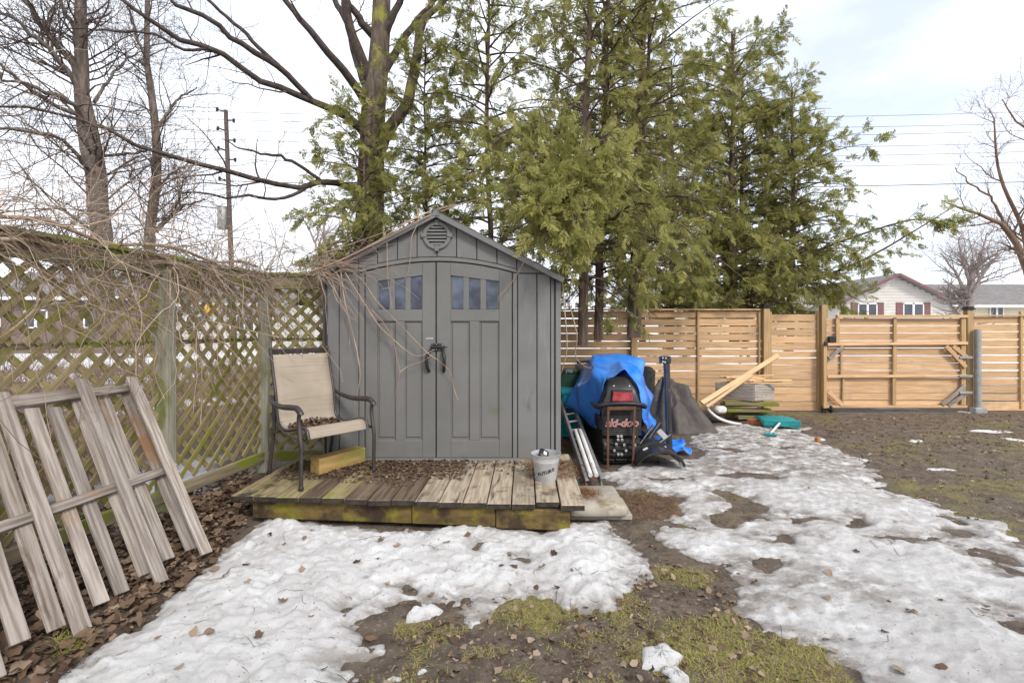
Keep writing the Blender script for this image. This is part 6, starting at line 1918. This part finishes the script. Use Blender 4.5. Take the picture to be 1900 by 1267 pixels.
def sample_poly(poly, n, rng):
    xs, ys = [p[0] for p in poly], [p[1] for p in poly]
    out = np.zeros((0, 2))
    while len(out) < n:
        q = np.stack([rng.uniform(min(xs), max(xs), n), rng.uniform(min(ys), max(ys), n)], -1)
        out = np.concatenate([out, q[sd_poly(q[:, 0], q[:, 1], poly) > 0]])
    return out[:n]

def litter():
    rng = np.random.default_rng(23)
    corner = gpoly([(-150, 1300), (-150, 1040), (0, 1010), (200, 960), (330, 920), (420, 890), (470, 878), (462, 960), (440, 1005), (380, 1065), (290, 1145), (200, 1205), (100, 1300)])
    q = sample_poly(corner, 3600, rng)
    z = surf_h(q[:, 0], q[:, 1]) + rng.random(len(q)) * .03
    scatter('leaf_litter', q[:, 0], q[:, 1], z, .014 + .05 * rng.random(len(q)) ** 1.8, Mt['leaf'], rng, .45, label='brown fallen leaves heaped along the lattice fence', cat='leaves', tint=rng.beta(1.6, 2.2, len(q)))
    # on the deck: thick towards the wall on the left, thin on the bare planks
    n = 3600
    x = np.concatenate([rng.uniform(-2.2, -.55, n), rng.uniform(-.6, .42, 320)]); y = np.concatenate([4.74 - np.abs(rng.normal(size=n)) * .38, 4.72 - np.abs(rng.normal(size=320)) * .22])
    keep = (y > 3.82) & ((x < -.55) | (y > 4.35) | (rng.random(len(x)) < .5))
    edge = fbm(x * 3, y * 3, 5, 3)
    keep &= (y > 4.02 + .25 * edge + .22 * (x > -.9))
    x, y = x[keep], y[keep]
    scatter('deck_leaves', x, y, .222 + rng.random(len(x)) * .010, rng.uniform(.009, .024, len(x)), Mt['leaf'], rng, .4, label='small dead leaves strewn over the left half of the deck', cat='leaves', tint=rng.beta(1.0, 2.8, len(x)))
    # dark wet mould under the leaves on the deck
    # needles round the slab, bucket and ladder
    T = [(np.array([[0, -.04, 0], [1, 0, .05], [0, .04, 0]]), np.array([(0, 1, 2)]))]
    n = 5200
    a = sample_poly([(.02, 4.2), (.50, 4.12), (.50, 4.72), (.02, 4.75)], n // 2, rng); za = np.where(a[:, 0] < .47, .222, .02) + rng.random(n // 2) * .012
    b = np.stack([rng.normal(size=n // 4) * .07 + .50, rng.normal(size=n // 4) * .08 + 4.05], -1); b = b[(b[:, 0] > .48) & (b[:, 0] < .75) & (np.abs(b[:, 1] - 4.05) < .22)]; zb = .131 + rng.random(len(b)) * .01
    c = sample_poly(gpoly([(1090, 905), (1250, 925), (1262, 962), (1180, 965), (1160, 935)]), n // 3, rng); zc = surf_h(c[:, 0], c[:, 1]) + rng.random(len(c)) * .015
    d = sample_poly([(.42, 4.5), (.72, 4.7), (.95, 6.6), (.42, 6.6)], n // 2, rng); zd = surf_h(d[:, 0], d[:, 1]) + rng.random(len(d)) * .02
    q = np.concatenate([a, b, c, d]); z = np.concatenate([za, zb, zc, zd])
    scatter('cedar_needles', q[:, 0], q[:, 1], z, rng.uniform(.02, .055, len(q)), Mt['needle'], rng, .35, T, label='orange brown cedar needles shed around the slab and bucket', cat='needles')
    # thin scatter over bare ground
    g = np.concatenate([sample_poly(gpoly([(690, 1290), (760, 1115), (980, 1095), (1120, 1130), (1220, 1040), (1330, 1060), (1400, 1170), (1540, 1200), (1600, 1290)]), 650, rng),
                        sample_poly(gpoly([(1560, 830), (1990, 780), (1990, 990), (1760, 960)]), 700, rng), sample_poly(gpoly([(1290, 800), (1560, 775), (1620, 870), (1300, 880)]), 260, rng), sample_poly(gpoly([(1480, 775), (1990, 768), (1990, 840), (1600, 850)]), 900, rng)])
    g = g[snow_sd(g[:, 0], g[:, 1])[0] < .05]
    scatter('ground_leaves', g[:, 0], g[:, 1], surf_h(g[:, 0], g[:, 1]) + .002, .010 + .026 * rng.random(len(g)) ** 1.6, Mt['leaf'], rng, .35, label='scattered dead leaves on the muddy grass', cat='leaves')
    # debris caught on the shed roof edge
    n = 420
    u = np.clip(np.abs(rng.normal(size=n)) * .28, 0, .9)
    x = sx(590) + u * 1.1; z = sz(505) + (x - sx(590)) * .497 + .035 + rng.random(n) * .03
    scatter('roof_leaves', x, YS - .03 + rng.random(n) * .5, z, rng.uniform(.014, .03, n), Mt['leaf'], rng, .6, label='brown leaves caught on the left edge of the shed roof', cat='leaves', tint=rng.beta(1.5, 2.5, n))
    # pile in the crook of the chair seat
    n = 420
    lx = rng.uniform(-.24, .22, n); ly = -.145 + np.abs(rng.normal(size=n)) * .055
    h = np.clip(.06 - np.abs(ly + .13) * .55, 0, .06) * (1 - (lx / .28) ** 2)
    P = np.array([tuple(CHM @ Vector((a, b, .405 + .02 * max(0, b + .12) + c * random.random() + .012))) for a, b, c in zip(lx, ly, h)])
    scatter('seat_leaves', P[:, 0], P[:, 1], P[:, 2], rng.uniform(.012, .032, n), Mt['leaf'], rng, .7, label='heap of dead leaves lying on the chair seat', cat='leaves', tint=rng.beta(1.4, 2.4, n))
    # single leaves lying on the snow
    spots = [(595, 965), (500, 990), (580, 985), (525, 1013), (565, 1000), (375, 1055), (395, 1050), (455, 1050), (420, 1075), (458, 1088), (520, 1122), (575, 1147), (640, 1135), (650, 1100), (700, 1035), (660, 1037), (720, 1072), (705, 1005),
             (735, 1012), (712, 998), (830, 1005), (945, 1018), (955, 1045), (930, 1040), (1005, 1050), (1027, 1026), (1060, 1060), (1070, 1112), (1035, 1080), (995, 1075), (900, 1130), (935, 1115), (295, 1185), (360, 1180), (390, 1178), (330, 1240), (605, 1232), (690, 1165),
             (802, 1092), (760, 985), (870, 985), (1208, 998), (1215, 1003), (1345, 1085), (1400, 1070), (1535, 1100), (1540, 1060), (1670, 1235), (1745, 1230), (1650, 1110), (1745, 1105), (1590, 1012), (1500, 905), (1690, 1130), (1470, 1120), (1820, 1140), (1580, 1170), (1640, 1165), (560, 1060), (480, 1180)]
    for i, (px, py) in enumerate(spots):
        p = Gp(px, py, .05)
        r = np.random.default_rng(100 + i)
        s = np.array([r.uniform(.020, .046)])
        o = scatter('dead_leaf', np.array([0.]), np.array([0.]), np.array([0.]), s, Mt['leaf'], r, .35, tint=np.array([r.beta(2, 1.6)]))
        o.matrix_basis = Matrix.Translation((p.x, p.y, hz(p.x, p.y) + .001))
        tag(o, 'single curled brown dead leaf lying on the snow', 'leaf', 'single leaves on the snow')
litter()

def grass():
    rng = np.random.default_rng(9)
    areas = [(gpoly([(660, 1300), (740, 1150), (860, 1160), (980, 1100), (1120, 1130), (1220, 1050), (1320, 1060), (1400, 1170), (1540, 1200), (1600, 1300)]), 52000, .012, .038),
             (gpoly([(1570, 830), (1900, 775), (2100, 790), (2100, 1000), (1900, 1000), (1760, 955), (1650, 890)]), 42000, .014, .04),
             (gpoly([(1415, 752), (1555, 755), (1545, 785), (1430, 780)]), 2600, .04, .10), (gpoly([(1225, 985), (1345, 985), (1355, 1002), (1240, 1010)]), 900, .02, .05),
             (gpoly([(1150, 895), (1215, 900), (1215, 925), (1165, 930)]), 500, .02, .05), (gpoly([(1345, 915), (1395, 915), (1395, 972), (1345, 972)]), 600, .02, .05),
             (gpoly([(100, 1190), (165, 1185), (165, 1215), (100, 1220)]), 300, .05, .11), (gpoly([(1640, 755), (1800, 760), (1990, 770), (1990, 800), (1700, 790)]), 2500, .03, .07), (gpoly([(1240, 935), (1330, 940), (1340, 985), (1260, 985)]), 500, .02, .05)]
    Vs, Ts = [], []
    for poly, n, l0, l1 in areas:
        q = sample_poly(poly, n, rng)
        d = fbm(q[:, 0] * 2.2, q[:, 1] * 2.2, 5, 4) + .5 * fbm(q[:, 0] * 8, q[:, 1] * 8, 6, 3)
        q = q[(d > -.32 + .5 * rng.random(len(q))) & (snow_sd(q[:, 0], q[:, 1])[0] < .03)]
        n = len(q)
        p = np.stack([q[:, 0], q[:, 1], ground_h(q[:, 0], q[:, 1]) - .004], -1)
        a = rng.random(n) * 6.283; lean = rng.uniform(.7, 3.2, n)
        D = np.stack([np.cos(a) * lean, np.sin(a) * lean, np.ones(n)], -1); D /= np.linalg.norm(D, axis=-1, keepdims=True)
        L = rng.uniform(l0, l1, n)[:, None]; w = rng.uniform(.0010, .0022, n)[:, None]
        S = np.stack([-np.sin(a), np.cos(a), np.zeros(n)], -1)
        mid = p + D * L * .55; tip = p + D * L + np.stack([np.cos(a), np.sin(a), -np.ones(n) * .8], -1) * L * .25
        Vs.append(np.stack([p - S * w, p + S * w, mid + S * w * .8, tip, mid - S * w * .8], 1).reshape(-1, 3)); Ts.append(np.repeat(rng.random(n), 5))
    V = np.concatenate(Vs); n = len(V) // 5
    b = np.arange(n)[:, None] * 5
    Fa = np.concatenate([b + np.array([[0, 1, 2]]), b + np.array([[0, 2, 4]]), b + np.array([[4, 2, 3]])])
    tag(obj('lawn_grass', np_mesh('lawn_grass', V, Fa, Mt['grass'], False, {'tint': np.concatenate(Ts)}), None), 'thin matted winter grass in the muddy yard', 'grass', None, 'stuff')
    # short fallen twigs
    n = 150
    q = np.concatenate([sample_poly(SNOW_L, 50, rng), sample_poly(SNOW_R, 50, rng), sample_poly(gpoly([(690, 1290), (760, 1115), (1220, 1040), (1400, 1170), (1600, 1290)]), 50, rng)])
    a = rng.random(n) * 6.283; L = .03 + .14 * rng.random(n) ** 2
    P = np.zeros((n, 4, 3)); cur = a.copy()
    P[:, 0] = np.stack([q[:, 0], q[:, 1], np.zeros(n)], -1)
    for j in range(1, 4):
        P[:, j] = P[:, j - 1] + np.stack([np.cos(cur), np.sin(cur), np.zeros(n)], -1) * (L / 3)[:, None]; cur = cur + rng.normal(size=n) * .25
    P[:, :, 2] = surf_h(P[:, :, 0].ravel(), P[:, :, 1].ravel()).reshape(n, 4) + .002
    curves_obj('fallen_twigs', P, np.tile(np.linspace(.0016, .0008, 4), (n, 1)), 4, Mt['twig'], 'thin fallen twigs scattered over snow and mud', 'twigs', 'stuff')
grass()
